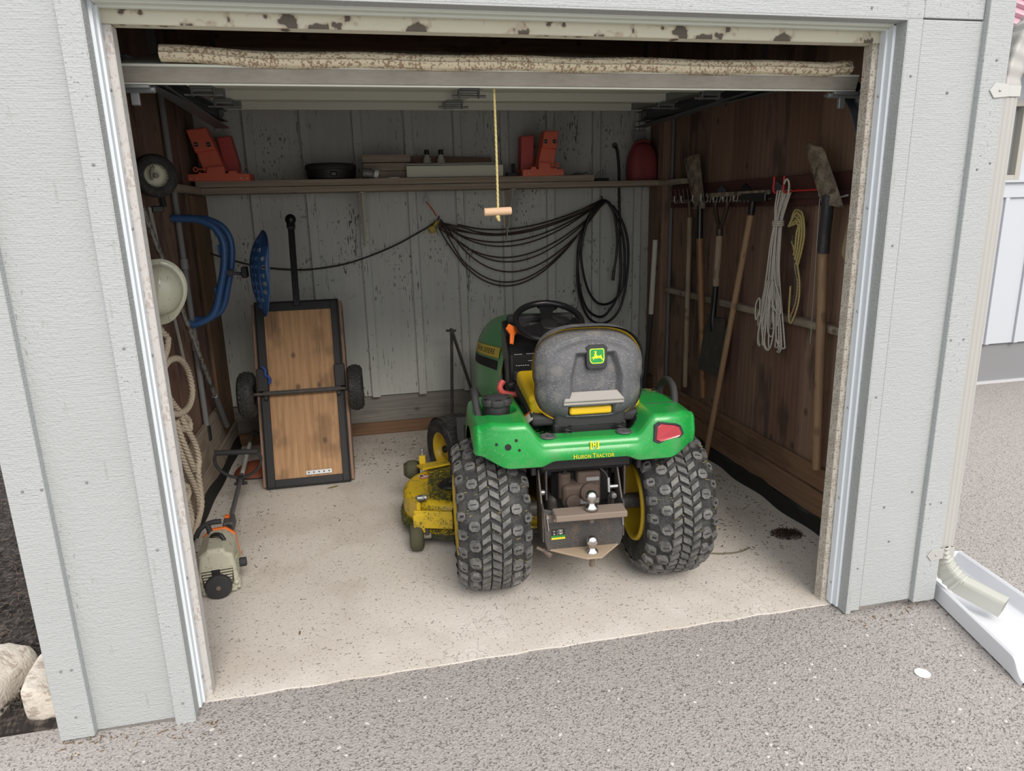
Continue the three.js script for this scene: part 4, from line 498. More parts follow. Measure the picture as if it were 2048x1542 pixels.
// ================================================================ on and by the rope wall
{
  const t = thing('conduit_pipe', 'grey vertical conduit pipe on the wall behind the blue stool', 'pipe', [-0.31, 0, -2.06]); mesh('pipe', rod([0, 0.42, 0], [0, 2.6, 0], 0.016), plain(0.20, 0.205, 0.21, 0.6), t); for (const y of [1.36, 0.9]) mesh('coupling', [rod([0, y - 0.03, 0], [0, y + 0.03, 0], 0.021)], plain(0.26, 0.26, 0.26, 0.6), t); mesh('end_joint', rod([0, 0.33, 0], [0, 0.42, 0], 0.02), M.black, t);
  const t2 = thing('conduit_pipe', 'thin grey conduit pipe beside the corner stud near the spades', 'pipe', [2.785, 0, -2.49]); mesh('pipe', rod([0, 0.35, 0], [0, 2.6, 0], 0.012), plain(0.15, 0.155, 0.165, 0.6), t2);
}
{
  const t = thing('rolling_stool', 'blue tubular garden stool with perforated pan seat hung on the wall', 'stool', [0, 0, -2.05]);
  const U = [[-0.325, 1.607], [-0.26, 1.604], [-0.19, 1.594], [-0.118, 1.552], [-0.083, 1.47], [-0.093, 1.347], [-0.128, 1.22], [-0.16, 1.12], [-0.20, 1.065], [-0.28, 1.03], [-0.325, 1.04]];
  for (const [dz, dx] of [[0.05, 0], [-0.12, 0.012]]) mesh('tube_frame', tube(U.map(([x, y]) => [x + (x > -0.3 ? dx : 0), y, dz]), 0.0195, { rad: 12, seg: 80 }), M.blue, t);
  for (const y of [1.43, 1.20]) mesh('cross_plate', bx(-0.115 + (y - 1.43) * 0.2, -0.095 + (y - 1.43) * 0.2, y - 0.03, y + 0.03, -0.12, 0.05), M.blue, t);
  mesh('seat_post', [rod([-0.09, 1.303, -0.03], [0.0, 1.288, -0.03], 0.010), rod([-0.10, 1.303, -0.03], [-0.062, 1.299, -0.03], 0.02)], M.darkgrey, t); mesh('post_bracket', [mv(cbox(0.03, 0.06, 0.08, 0.004), 0.0, 1.30, -0.03)], M.black, t);
  // dished pan seat with round perforations, seen nearly edge on
  const holes = []; for (let i = -4; i <= 4; i++) for (const j of [-3, -2, -1, 0, 1, 2, 3]) { const x = i * 0.046, y = j * 0.044 + (i % 2 ? 0.008 : 0); if (Math.hypot(x / 0.24, y / 0.175) < 0.86 && !(Math.abs(i) < 1 && Math.abs(j) < 1)) holes.push(circ(0.0135, 10, x, y)); }
  const o = []; for (let i = 0; i < 56; i++) { const a = i / 56 * 2 * Math.PI, c = Math.cos(a), s = Math.sin(a); o.push([0.245 * Math.sign(c) * Math.pow(Math.abs(c), 0.85), (0.17 + 0.02 * c) * Math.sign(s) * Math.pow(Math.abs(s), 0.85)]); }
  const pan = ext(o, 0.004, 0, holes), q = pan.attributes.position; for (let i = 0; i < q.count; i++) { const x = q.getX(i), y = q.getY(i); q.setZ(i, q.getZ(i) + 0.09 * Math.pow(Math.abs(x) / 0.245, 2.4) * (x > 0 ? 1 : 0.55) + 0.07 * Math.pow(Math.abs(y) / 0.17, 2.2)); } pan.computeVertexNormals();
  pan.rotateZ(Math.PI / 2).rotateY(Math.PI / 2).rotateY(0.30).translate(0.03, 1.285, -0.03); mesh('pan_seat', pan, M.blue, t);
  mesh('wall_bolt', [rod([-0.34, 1.607, 0.05], [-0.30, 1.607, 0.05], 0.006), rod([-0.34, 1.607, -0.12], [-0.3, 1.607, -0.12], 0.006)], M.zinc, t);
}
{
  const t = thing('small_wheel', 'small black tyred wheel with cream hub hung high on the wall', 'wheel', [-0.255, 1.80, -1.50]); t.rotation.y = 0.45;
  mesh('tire', lathe([[0.052, -0.03], [0.07, -0.036], [0.09, -0.03], [0.098, -0.012], [0.098, 0.012], [0.09, 0.03], [0.07, 0.036], [0.052, 0.03]], 40).rotateX(Math.PI / 2), M.rubber, t); mesh('hub', lathe([[0.0, 0.012], [0.02, 0.014], [0.03, 0.006], [0.044, 0.01], [0.054, 0.028], [0.054, -0.02], [0, -0.02]], 32).rotateX(Math.PI / 2), M.cream, t); mesh('axle_end', [rod([0, 0, -0.06], [0, 0, 0.035], 0.012), tube([[-0.02, -0.02, 0.03], [-0.02, 0.02, 0.035], [-0.005, 0.04, 0.035]], 0.007, { rad: 8 })], M.grime, t); mesh('caster_arm', [bar([0.02, -0.03, -0.045], [0.03, -0.14, -0.05], 0.03, 0.02), mv(cbox(0.05, 0.03, 0.03, 0.004), 0.0, -0.15, -0.05)], M.black, t);
}
{
  const t = thing('steel_pole', 'scuffed galvanised steel tube with a grip leaning along the wall', 'pole'); mesh('tube', rod([-0.268, 1.66, -1.26], [-0.268, 0.56, -2.19], 0.0135), M.galv, t); mesh('collar', rod([-0.268, 0.575, -2.178], [-0.268, 0.555, -2.195], 0.021), M.galv, t); mesh('grip', rod([-0.268, 0.555, -2.195], [-0.268, 0.325, -2.39], 0.018), plain(0.14, 0.145, 0.15, 0.5), t); mesh('end_knob', ball(0.018, -0.268, 0.318, -2.396), M.galv, t);
  const s = thing('flat_bar', 'thin pale flat bar leaning on the wall beside the steel tube', 'bar'); mesh('bar', [bar([-0.292, 1.66, -1.475], [-0.292, 0.80, -1.72], 0.014, 0.005)], plain(0.34, 0.34, 0.32, 0.5), s);
}
{
  const t = thing('hard_hat', 'scuffed cream plastic hard hat hung by the doorway', 'hard hat', [-0.228, 1.30, -1.20]);
  const scuff = tex(256, 256, [0.3, 0.3], (u, v) => { const s = sstep(0.74, 0.8, fbm(u, v, 50, 8, 3, 841)); return [...mix3([0.56, 0.57, 0.45], [0.10, 0.09, 0.07], 0.7 * s), 0.5]; });
  const hm = mat(scuff, { roughness: 0.3, clearcoat: 0.4 });
  t.rotation.set(0, 0, 0); t.scale.setScalar(0.80); const dir = V(0.18, -0.04, 0.98).normalize(), qd = new THREE.Quaternion().setFromUnitVectors(V(0, 1, 0), dir), A = (q) => { q.applyQuaternion(qd); return q; };
  mesh('dome', A(surf((u, v) => { const a = u * 2 * Math.PI, r = Math.sin(v * Math.PI / 2), h = Math.cos(v * Math.PI / 2), c = Math.cos(a), s = Math.sin(a), rib = 0.005 * Math.exp(-Math.pow(c * r / 0.12, 2)); return [0.118 * r * c, 0.125 * Math.pow(h, 0.9) + rib - 0.01, 0.142 * r * s]; }, 60, 24)), hm, t);
  mesh('brim', A(surf((u, v) => { const a = u * 2 * Math.PI, c = Math.cos(a), s = Math.sin(a), e = 0.02 + 0.04 * Math.pow(Math.max(0, s), 4) + 0.01 * Math.max(0, -s); return [(0.116 + e * v) * c, -0.010 - 0.012 * v * v - 0.02 * v * Math.pow(Math.max(0, s), 4), (0.140 + e * v) * s]; }, 60, 6)), hm, t);
}
{
  const t = thing('thick_rope', 'thick tan twisted rope coiled in a long hank on the wall', 'rope');
  const R = (p) => tube(p, 0.0155, { strands: 3, pitch: 0.024, rad: 12, depth: 0.3 });
  mesh('strand', R([[-0.285, 1.14, -1.30], [-0.27, 1.10, -1.30], [-0.262, 1.065, -1.34], [-0.262, 1.02, -1.30], [-0.268, 0.98, -1.24]]), M.ropefib, t);
  const loop = [[-0.27, 0.90, -1.10], [-0.258, 0.955, -1.20], [-0.255, 0.965, -1.32], [-0.25, 0.935, -1.46], [-0.25, 0.85, -1.575], [-0.25, 0.745, -1.60], [-0.25, 0.69, -1.49], [-0.25, 0.705, -1.30], [-0.26, 0.75, -1.17], [-0.27, 0.78, -1.12]];
  mesh('strand', R(loop), M.ropefib, t);
  mesh('strand', R([[-0.268, 0.93, -1.12], [-0.265, 0.84, -1.19], [-0.258, 0.74, -1.29], [-0.25, 0.66, -1.40], [-0.248, 0.62, -1.45], [-0.25, 0.585, -1.43], [-0.262, 0.62, -1.34], [-0.268, 0.67, -1.27]]), M.ropefib, t);
  mesh('strand', R([[-0.268, 0.76, -1.15], [-0.262, 0.69, -1.19], [-0.26, 0.55, -1.25], [-0.258, 0.42, -1.32], [-0.255, 0.30, -1.40], [-0.252, 0.2, -1.44], [-0.252, 0.13, -1.37], [-0.256, 0.105, -1.25], [-0.262, 0.13, -1.16]]), M.ropefib, t);
  mesh('strand', R([[-0.27, 0.72, -1.14], [-0.272, 0.58, -1.19], [-0.272, 0.40, -1.25], [-0.27, 0.25, -1.30], [-0.266, 0.16, -1.30], [-0.266, 0.12, -1.20]]), M.ropefib, t);
  mesh('strand', R([[-0.25, 0.69, -1.32], [-0.24, 0.60, -1.37], [-0.232, 0.51, -1.43], [-0.232, 0.42, -1.46], [-0.236, 0.36, -1.43], [-0.24, 0.26, -1.44], [-0.242, 0.18, -1.42], [-0.25, 0.12, -1.32]]), M.ropefib, t);
  mesh('strand', R([[-0.262, 0.68, -1.28], [-0.258, 0.6, -1.30], [-0.25, 0.5, -1.34], [-0.246, 0.42, -1.38], [-0.25, 0.37, -1.42]]), M.ropefib, t);
  mesh('strand', R([[-0.268, 0.36, -1.20], [-0.262, 0.345, -1.28], [-0.262, 0.30, -1.30], [-0.268, 0.27, -1.24], [-0.272, 0.22, -1.17]]), M.ropefib, t);
}
// ================================================================ string trimmer on the floor
{
  const t = thing('string_trimmer', 'cream and orange string trimmer lying on the concrete by the door post', 'string trimmer');
  const e = grp('engine', t, [-0.072, 0.115, -0.90]); e.rotation.y = 0.1;
  const prof = [[-0.075, -0.11], [-0.085, -0.03], [-0.068, 0.075], [-0.03, 0.105], [0.03, 0.105], [0.07, 0.07], [0.082, -0.04], [0.07, -0.11]];
  const creamM = mat(tex(256, 256, [0.2, 0.2], (u, v) => { const s = sstep(0.6, 0.75, fbm(u, v, 14, 14, 4, 861)); return [...mix3([0.46, 0.45, 0.36], [0.24, 0.2, 0.13], 0.6 * s), 0.5]; }), { roughness: 0.5 });
  mesh('shroud', [ext(prof, 0.22, 0.018, [], 3).translate(0, 0, -0.12)], creamM, e);
  mesh('orange_collar', ext(prof.map(([x, y]) => [x * 0.99, y * 0.99]), 0.03, 0.008).translate(0, 0.002, -0.142), M.stihl, e);
  for (let i = 0; i < 7; i++) mesh('cooling_fin', mv(cbox(0.13 - 0.004 * i, 0.006, 0.014, 0.0015), 0.0, 0.015 - i * 0.013, 0.102), creamM, e);
  for (let i = 0; i < 6; i++) mesh('cooling_fin', mv(cbox(0.01, 0.006, 0.09, 0.001), 0.076, 0.03 - i * 0.013, 0.045, 0, -0.1, 0), creamM, e);
  mesh('fin_gap_shade', [mv(cbox(0.128, 0.085, 0.004, 0.001), 0, -0.025, 0.0985)], plain(0.06, 0.045, 0.03, 0.8), e);  // dark plate painted in as the shade between the cooling fins
  mesh('spark_port', [mv(cbox(0.036, 0.034, 0.02, 0.002), -0.005, 0.0, 0.10)], M.liner, e);
  mesh('starter_cover', [mv(cyl(0.055, 0.03, 36, 0.005).rotateX(Math.PI / 2), 0.0, -0.06, 0.118)], M.softblack, e); mesh('cover_screw', mv(cyl(0.010, 0.006, 16, 0.001).rotateX(Math.PI / 2), 0.0, -0.06, 0.135), M.rust, e);
  mesh('fuel_knob', [mv(cyl(0.021, 0.03, 14, 0.003).rotateZ(Math.PI / 2), 0.098, -0.02, 0.0)], M.softblack, e); mesh('primer', [mv(ball(0.014), 0.07, -0.062, 0.095), mv(cbox(0.04, 0.05, 0.04, 0.006), 0.066, -0.075, 0.07)], creamM, e);
  mesh('rating_plate', [mv(cbox(0.075, 0.016, 0.002, 0.0005), 0.0, 0.072, 0.086, -0.6)], M.black, e); decal('hazard_sticker', 0.024, 0.024, (x, W) => { x.fillStyle = '#d8d12a'; x.beginPath(); x.arc(W / 2, W / 2, W / 2, 0, 7); x.fill(); x.fillStyle = '#555010'; x.beginPath(); x.arc(W / 2, W / 2, W * 0.2, 0, 7); x.fill(); }, e, [0.0815, 0.03, 0.03], [0, Math.PI / 2 - 0.12, 0], 64);
  mesh('pull_rope_handle', [tube([[-0.10, 0.075, -0.13], [-0.075, 0.115, -0.13], [-0.03, 0.135, -0.13], [0.015, 0.135, -0.13]], 0.012, { rad: 10 }), rod([-0.045, 0.125, -0.13], [-0.02, 0.06, -0.08], 0.012)], M.softblack, e);
  mesh('exhaust_loop', tube([[-0.03, 0.09, -0.05], [-0.01, 0.122, -0.02], [0.02, 0.125, 0.0], [0.035, 0.1, 0.01]], 0.009, { rad: 8 }), M.black, e);
  const a = [-0.066, 0.15, -1.03], S = (s) => [lerp(-0.066, -0.172, s), lerp(0.15, 0.155, s), lerp(-1.03, -2.71, s)];
  mesh('handle_grip', rod(S(0), S(0.085), 0.026, 0.022), M.softblack, t); mesh('throttle_housing', [orient(rbox(0.05, 0.11, 0.052, 0.01), V(...S(0.085)), V(...S(0.15)))], M.darkgrey, t); mesh('stop_switch', mv(cbox(0.022, 0.01, 0.03, 0.002), S(0.125)[0] - 0.008, 0.183, S(0.125)[2]), M.stihl, t);
  mesh('shaft', rod(S(0.14), S(0.52), 0.0125), plain(0.16, 0.165, 0.18, 0.45, { metalness: 0.5 }), t); mesh('shaft_sleeve', rod(S(0.52), S(0.86), 0.0128), plain(0.5, 0.52, 0.47, 0.45), t); mesh('shaft_end', tube([S(0.86), S(0.95), [S(1)[0], 0.16, -2.70], [S(1)[0] + 0.012, 0.145, -2.765], [S(1)[0] + 0.03, 0.09, -2.80]], 0.0125, { rad: 10 }), plain(0.13, 0.13, 0.13, 0.5), t);
  const c = S(0.47); mesh('loop_handle', [0, 0.012].map((dz) => tube([[c[0], c[1] + 0.012, c[2] + dz], [c[0] - 0.06, c[1] + 0.035, c[2] + dz], [c[0] - 0.11, c[1] + 0.085, c[2] + dz], [c[0] - 0.122, c[1] + 0.14, c[2] + dz], [c[0] - 0.105, c[1] + 0.172, c[2] + dz]], 0.0075, { rad: 8 })).concat([0, 0.012].map((dz) => tube([[c[0], c[1] + 0.012, c[2] + dz], [c[0] + 0.06, c[1] + 0.03, c[2] + dz], [c[0] + 0.11, c[1] + 0.07, c[2] + dz], [c[0] + 0.124, c[1] + 0.125, c[2] + dz], [c[0] + 0.105, c[1] + 0.16, c[2] + dz]], 0.0075, { rad: 8 })), [rod([c[0] - 0.115, c[1] + 0.175, c[2] + 0.006], [c[0] + 0.115, c[1] + 0.162, c[2] + 0.006], 0.0155)]), M.softblack, t); mesh('handle_clamp', [mv(cbox(0.04, 0.045, 0.035, 0.005), c[0], c[1], c[2] + 0.006), rod([c[0] - 0.035, c[1] - 0.02, c[2] + 0.006], [c[0] + 0.035, c[1] - 0.02, c[2] + 0.006], 0.009)], M.black, t);
  decal('shaft_sticker', 0.018, 0.06, (x, W, H) => { x.fillStyle = '#dfe4e2'; x.fillRect(0, 0, W, H); x.fillStyle = '#2a5fb0'; x.fillRect(W * 0.15, H * 0.1, W * 0.7, H * 0.35); x.fillStyle = '#333'; x.fillRect(W * 0.2, H * 0.55, W * 0.6, H * 0.06); x.fillRect(W * 0.2, H * 0.68, W * 0.6, H * 0.06); }, t, [S(0.72)[0], 0.168, S(0.72)[2]], [-Math.PI / 2, 0, 0.06], 64, { solid: true });
  mesh('cutter_guard', [surf((u, v) => { const a2 = u * 2 * Math.PI, r = 0.14 * Math.sin(v * 1.25) / Math.sin(1.25); return [-0.105 + r * Math.cos(a2), 0.004 + 0.075 * Math.cos(v * 1.4), -2.33 + r * Math.sin(a2)]; }, 40, 12)], plain(0.22, 0.06, 0.03, 0.6), t).userData.label = 'rust-orange domed guard';
}
// ================================================================ tools on the plank wall
{
  const rk = thing('tool_rack', 'dark steel rack rail with wire hooks screwed to the wall', 'tool rack', [0, 0, 0]); mesh('rail', bx(2.755, 2.775, 1.622, 1.655, -2.30, -0.50, 0.002), plain(0.07, 0.032, 0.028, 0.6), rk, 'z');
  for (const z of [-2.24, -2.14, -1.98, -1.87, -1.72, -1.61, -1.49, -1.33, -1.22, -0.735, -0.63]) mesh('wire_hook', tube([[2.755, 1.63, z], [2.71, 1.622, z], [2.692, 1.63, z], [2.69, 1.665, z]], 0.0045, { rad: 8 }), z > -0.8 ? M.white : M.zinc, rk);
  for (const z of [-1.76, -1.50, -1.19, -0.55]) mesh('bracket', mv(ext([[-0.045, 0], [0.045, 0], [0.045, 0.035], [0, 0.06], [-0.045, 0.035]], 0.012, 0.002).rotateY(-Math.PI / 2), 2.772, 1.655, z), z < -1.3 && z > -1.6 ? M.black : M.track, rk);
  const rh = thing('red_hook', 'red coated double hook bracket holding the white rope hank', 'hook', [2.755, 1.665, -1.02]); mesh('hooks', [-0.055, 0.03].map((z) => tube([[0, 0, z], [-0.07, -0.01, z], [-0.082, 0.0, z], [-0.082, 0.065, z]], 0.006, { rad: 8 })).concat([tube([[-0.03, -0.005, -0.06], [-0.03, -0.005, 0.22]], 0.005, { rad: 6 })]), M.red, rh);
  const box = thing('charger_box', 'small dark box fixed beside the largest spade blade', 'box', [2.765, 1.60, -0.50]); mesh('case', rbox(0.04, 0.10, 0.09, 0.008).translate(-0.015, 0, 0), M.black, box); mesh('roof', mv(cbox(0.05, 0.008, 0.11, 0.002), -0.015, 0.056, 0), M.track, box);
}
const TX = 2.715;
{ // long narrow drain spade
  const t = thing('drain_spade', 'narrow-bladed drain spade with orange-brown handle hung on the rack', 'spade');
  mesh('blade', surf((u, v) => { const zc = lerp(-2.07, -1.93, v), w = lerp(0.105, 0.075, v), s = u * 2 - 1; return [2.715 - 0.012 * (1 - s * s), lerp(1.90, 1.585, v) + 0.008 * s * (1 - v), zc + s * w]; }, 14, 24), M.blade, t); mesh('step', [bx(2.70, 2.712, 1.583, 1.592, -2.0, -1.86)], M.blade, t);
  mesh('socket', [rod([TX, 1.60, -1.925], [TX, 1.40, -1.915], 0.02, 0.022)], M.blackgloss, t); mesh('handle', rod([TX, 1.41, -1.915], [2.72, 0.41, -1.79], 0.0205, 0.019), mat(T.handle, { roughness: 0.5, color: lin(0.75, 0.6, 0.45) }), t);
}
{ const t = thing('grey_rake', 'grey-handled bow rake hung teeth up at the far end of the rack', 'rake'); mesh('head', [bx(2.735, 2.747, 1.628, 1.643, -2.40, -2.05, 0.002), rod([TX + 0.02, 1.635, -2.12], [TX + 0.015, 1.52, -2.09], 0.008)], M.rust, t); for (let i = 0; i < 6; i++) mesh('tine', rod([2.741, 1.64, -2.38 + i * 0.06], [2.728, 1.71, -2.38 + i * 0.06], 0.004, 0.003, 8), M.rust, t); mesh('handle', rod([2.73, 1.53, -2.09], [2.735, 0.41, -2.08], 0.016), M.handleold, t); }
{ // D-handled square shovel hung handle up
  const t = thing('square_shovel', 'black square-mouth shovel hung by its forked D handle', 'shovel');
  mesh('grip_fork', [tube([[TX, 1.635, -1.73], [TX, 1.60, -1.735], [TX, 1.52, -1.705], [TX, 1.46, -1.672]], 0.013, { rad: 10 }), tube([[TX, 1.635, -1.60], [TX, 1.60, -1.595], [TX, 1.52, -1.63], [TX, 1.46, -1.668]], 0.013, { rad: 10 }), rod([TX, 1.635, -1.735], [TX, 1.635, -1.595], 0.012), rod([TX, 1.47, -1.67], [TX, 1.425, -1.67], 0.021)], plain(0.05, 0.03, 0.025, 0.4), t);
  mesh('handle', rod([TX, 1.43, -1.67], [TX, 1.13, -1.685], 0.0195), M.handleold, t); mesh('socket', tube([[TX, 1.14, -1.685], [TX - 0.004, 1.0, -1.69], [TX - 0.01, 0.92, -1.688], [TX - 0.004, 0.86, -1.685]], 0.019, { rad: 12 }), M.blackgloss, t);
  mesh('blade', surf((u, v) => { const s = u * 2 - 1, w = lerp(0.095, 0.135, sstep(0, 0.25, v)); return [2.725 - 0.02 * (1 - s * s) * (1 - v) - 0.035 * v, lerp(0.945, 0.60, v), -1.665 + s * w - 0.02 * v]; }, 14, 24), M.steel, t); mesh('blade_shoulder', [bx(2.70, 2.73, 0.935, 0.95, -1.755, -1.575, 0.004)], M.steel, t);
}
{ // garden rake leaning, head up on the rack
  const t = thing('garden_rake', 'garden rake standing on its long wooden handle with head on the rack', 'rake');
  mesh('head_bar', bx(2.682, 2.70, 1.648, 1.672, -1.80, -1.14, 0.003), mat(T.blade, { roughness: 0.6, metalness: 0.3 }), t, 'z'); for (let i = 0; i < 13; i++) mesh('tine', rod([2.691, 1.655, -1.78 + i * 0.038], [2.68, 1.615, -1.775 + i * 0.038], 0.004, 0.0025, 8), M.grime, t);
  mesh('ferrule', [rod([2.70, 1.64, -1.30], [2.70, 1.545, -1.315], 0.019), bx(2.68, 2.703, 1.615, 1.66, -1.40, -1.16, 0.004)], M.blackgloss, t); mesh('handle', rod([2.70, 1.55, -1.315], [2.662, 0.004, -1.632], 0.0175, 0.0165), M.handle, t);
}
{ // big spade, blade up
  const t = thing('long_spade', 'big rusty spade hung blade up with a black taped neck', 'spade');
  mesh('blade', surf((u, v) => { const s = u * 2 - 1, w = 0.078 * (v < 0.16 ? 0.92 * Math.pow(1 - Math.pow(1 - v / 0.16, 2.4), 1 / 2.4) : lerp(0.92, 1.0, sstep(0.16, 0.7, v))); return [2.69 - 0.014 * (1 - s * s), lerp(1.865, 1.588, v) - 0.01 * s, lerp(-0.815, -0.640, v) + s * w]; }, 16, 40), M.blade, t);
  mesh('neck', tube([[2.685, 1.63, -0.668], [2.69, 1.56, -0.672], [2.70, 1.47, -0.69], [2.708, 1.38, -0.70]], 0.026, { rad: 14 }), mat(T.steel, { roughness: 0.5, color: lin(0.55, 0.6, 0.75) }), t); mesh('handle', rod([2.708, 1.39, -0.70], [2.735, 0.345, -0.652], 0.0225, 0.0205), M.handle, t);
}
{ // white sash-cord hank
  const t = thing('rope_hank', 'long hank of flecked white cord hung from the red hook', 'rope'), cm = mat(tex(128, 128, [1, 0.02], (u, v) => { const a = (Math.floor(u * 8) + Math.floor(v * 8)) % 2, b = fbm(u, v, 16, 16, 2, 881); return [...mix3([0.56, 0.53, 0.45], a && b > 0.5 ? [0.10, 0.10, 0.09] : [0.66, 0.63, 0.56], 0.8), b]; }), { roughness: 0.9 });
  const strands = 15; for (let i = 0; i < strands; i++) { const f = (i + 0.5) / strands - 0.5, dx = 0.014 * Math.sin(i * 2.3), low = 1.10 - 0.24 * Math.abs(Math.sin(i * 1.9 + 0.6)), sp = 0.10 + 0.05 * Math.sin(i * 1.3); const ax = 2.705 + dx; const q = tube([[ax, 1.665, -1.035 + f * 0.10], [ax - 0.004, 1.59, -1.05 + f * 0.07], [ax, 1.52, -1.065 + f * 0.035], [ax, 1.40, -1.08 + f * 0.06], [ax, 1.25, -1.085 + f * 0.095], [ax, low + 0.06, -1.075 + f * 0.24], [ax - 0.004, low, -1.07 + f * 0.22 + 0.02 * Math.sin(i)], [ax - 0.012, low + 0.05, -1.065 + f * 0.16 + 0.05 * Math.cos(i * 2.1)], [ax - 0.008, 1.22, -1.08 + f * 0.07 + 0.012]], 0.0042, { rad: 7 }); q.userData.keep = true; mesh('strand', q, cm, t); }
  const q2 = tube([[2.69, 1.12, -1.12], [2.685, 0.99, -1.125], [2.69, 0.87, -1.09], [2.69, 0.88, -1.04], [2.69, 1.0, -1.02], [2.69, 1.15, -1.06]], 0.0042, { rad: 7 }); q2.userData.keep = true; mesh('strand', q2, cm, t); const q3 = tube([[2.69, 1.06, -1.16], [2.688, 1.0, -1.185], [2.69, 1.08, -1.20], [2.69, 1.12, -1.165], [2.69, 1.03, -1.155]], 0.0042, { rad: 7 }); q3.userData.keep = true; mesh('strand', q3, cm, t);
  mesh('binding', [0, 1, 2].map((i) => mv(new THREE.TorusGeometry(0.03, 0.0042, 8, 28).rotateX(Math.PI / 2).scale(0.8, 1, 1.0), 2.705, 1.515 - i * 0.009, -1.066)), M.ropew, t); mesh('clip', tube([[2.675, 1.66, -1.0], [2.672, 1.70, -0.985], [2.672, 1.715, -0.965], [2.675, 1.69, -0.95], [2.68, 1.64, -0.96]], 0.005, { rad: 8 }), M.ropew, t);
}
{ const t = thing('yellow_rope', 'faded yellow rope coil behind the white cord hank', 'rope'); const R = (p) => tube(p, 0.0052, { strands: 3, pitch: 0.016, rad: 9, depth: 0.35 });
  for (let i = 0; i < 6; i++) { const o = i * 0.0105, dx = 0.006 * (i % 2); mesh('strand', R([[2.745 - dx, 1.49, -1.03], [2.745 - dx, 1.56 - o, -1.0 + 0.02 * (i % 3)], [2.742 - dx, 1.568 - o, -0.965], [2.74 - dx, 1.545 - o, -0.92 - o * 0.4], [2.738 - dx, 1.46, -0.895 - o], [2.738 - dx, 1.38, -0.905 - o * 0.9], [2.742 - dx, 1.30 + o, -0.935 - o * 0.6]]), M.ropey, t); }
  mesh('strand', R([[2.745, 1.42, -1.0], [2.74, 1.32, -0.94], [2.74, 1.22, -0.905], [2.74, 1.12, -0.905], [2.742, 1.02, -0.95], [2.745, 1.05, -0.98], [2.745, 1.2, -0.985]]), M.ropey, t); mesh('strand', R([[2.745, 1.32, -0.97], [2.742, 1.22, -0.925], [2.742, 1.12, -0.93], [2.745, 1.04, -0.97]]), M.ropetan, t); for (const dz of [0, 0.02]) mesh('tie', R([[2.746, 1.45, -1.0 + dz], [2.744, 1.33, -0.97 + dz], [2.744, 1.2, -0.945 + dz], [2.746, 1.1, -0.955 + dz]]), plain(0.09, 0.08, 0.065, 0.9), t); }
{ const t = thing('rope_loop', 'tan rope loop hung behind the weathered door post', 'rope'); mesh('loop', tube([[2.745, 1.76, -0.50], [2.735, 1.70, -0.535], [2.735, 1.62, -0.545], [2.735, 1.53, -0.56], [2.735, 1.44, -0.585], [2.735, 1.375, -0.59], [2.738, 1.365, -0.555], [2.74, 1.42, -0.52], [2.742, 1.55, -0.49], [2.744, 1.68, -0.475], [2.746, 1.74, -0.48]], 0.013, { rad: 10 }), M.ropetan, t); }
{ const t = thing('snare_wire', 'thin steel wire hanging from the white rack hook', 'wire'); mesh('wire', tube([[2.692, 1.62, -0.735], [2.70, 1.4, -0.74], [2.71, 1.1, -0.745], [2.715, 0.955, -0.75]], 0.0018, { rad: 6 }), M.zinc, t); mesh('sleeve', tube([[2.712, 1.05, -0.747], [2.715, 0.95, -0.75]], 0.0028, { rad: 6 }), M.zinc, t); }
{ const t = thing('corner_pole', 'cream-topped dark pole leaning in the back corner', 'pole'); mesh('upper_tube', rod([2.70, 1.375, -2.55], [2.695, 0.84, -2.585], 0.0185), M.creamwhite, t); mesh('lower_tube', rod([2.695, 0.84, -2.585], [2.67, 0.005, -2.66], 0.0165), plain(0.04, 0.042, 0.046, 0.5), t); mesh('torn_end', [rod([2.70, 1.375, -2.55], [2.70, 1.383, -2.55], 0.012)], M.brownred, t); }
// ================================================================ lawn tractor
const TR = thing('lawn_tractor', 'green and yellow ride-on lawn tractor with chunky rear tyres parked facing the back wall', 'lawn tractor', [1.5, 0, -0.60]);
TR.rotation.y = -4.5 * Math.PI / 180;

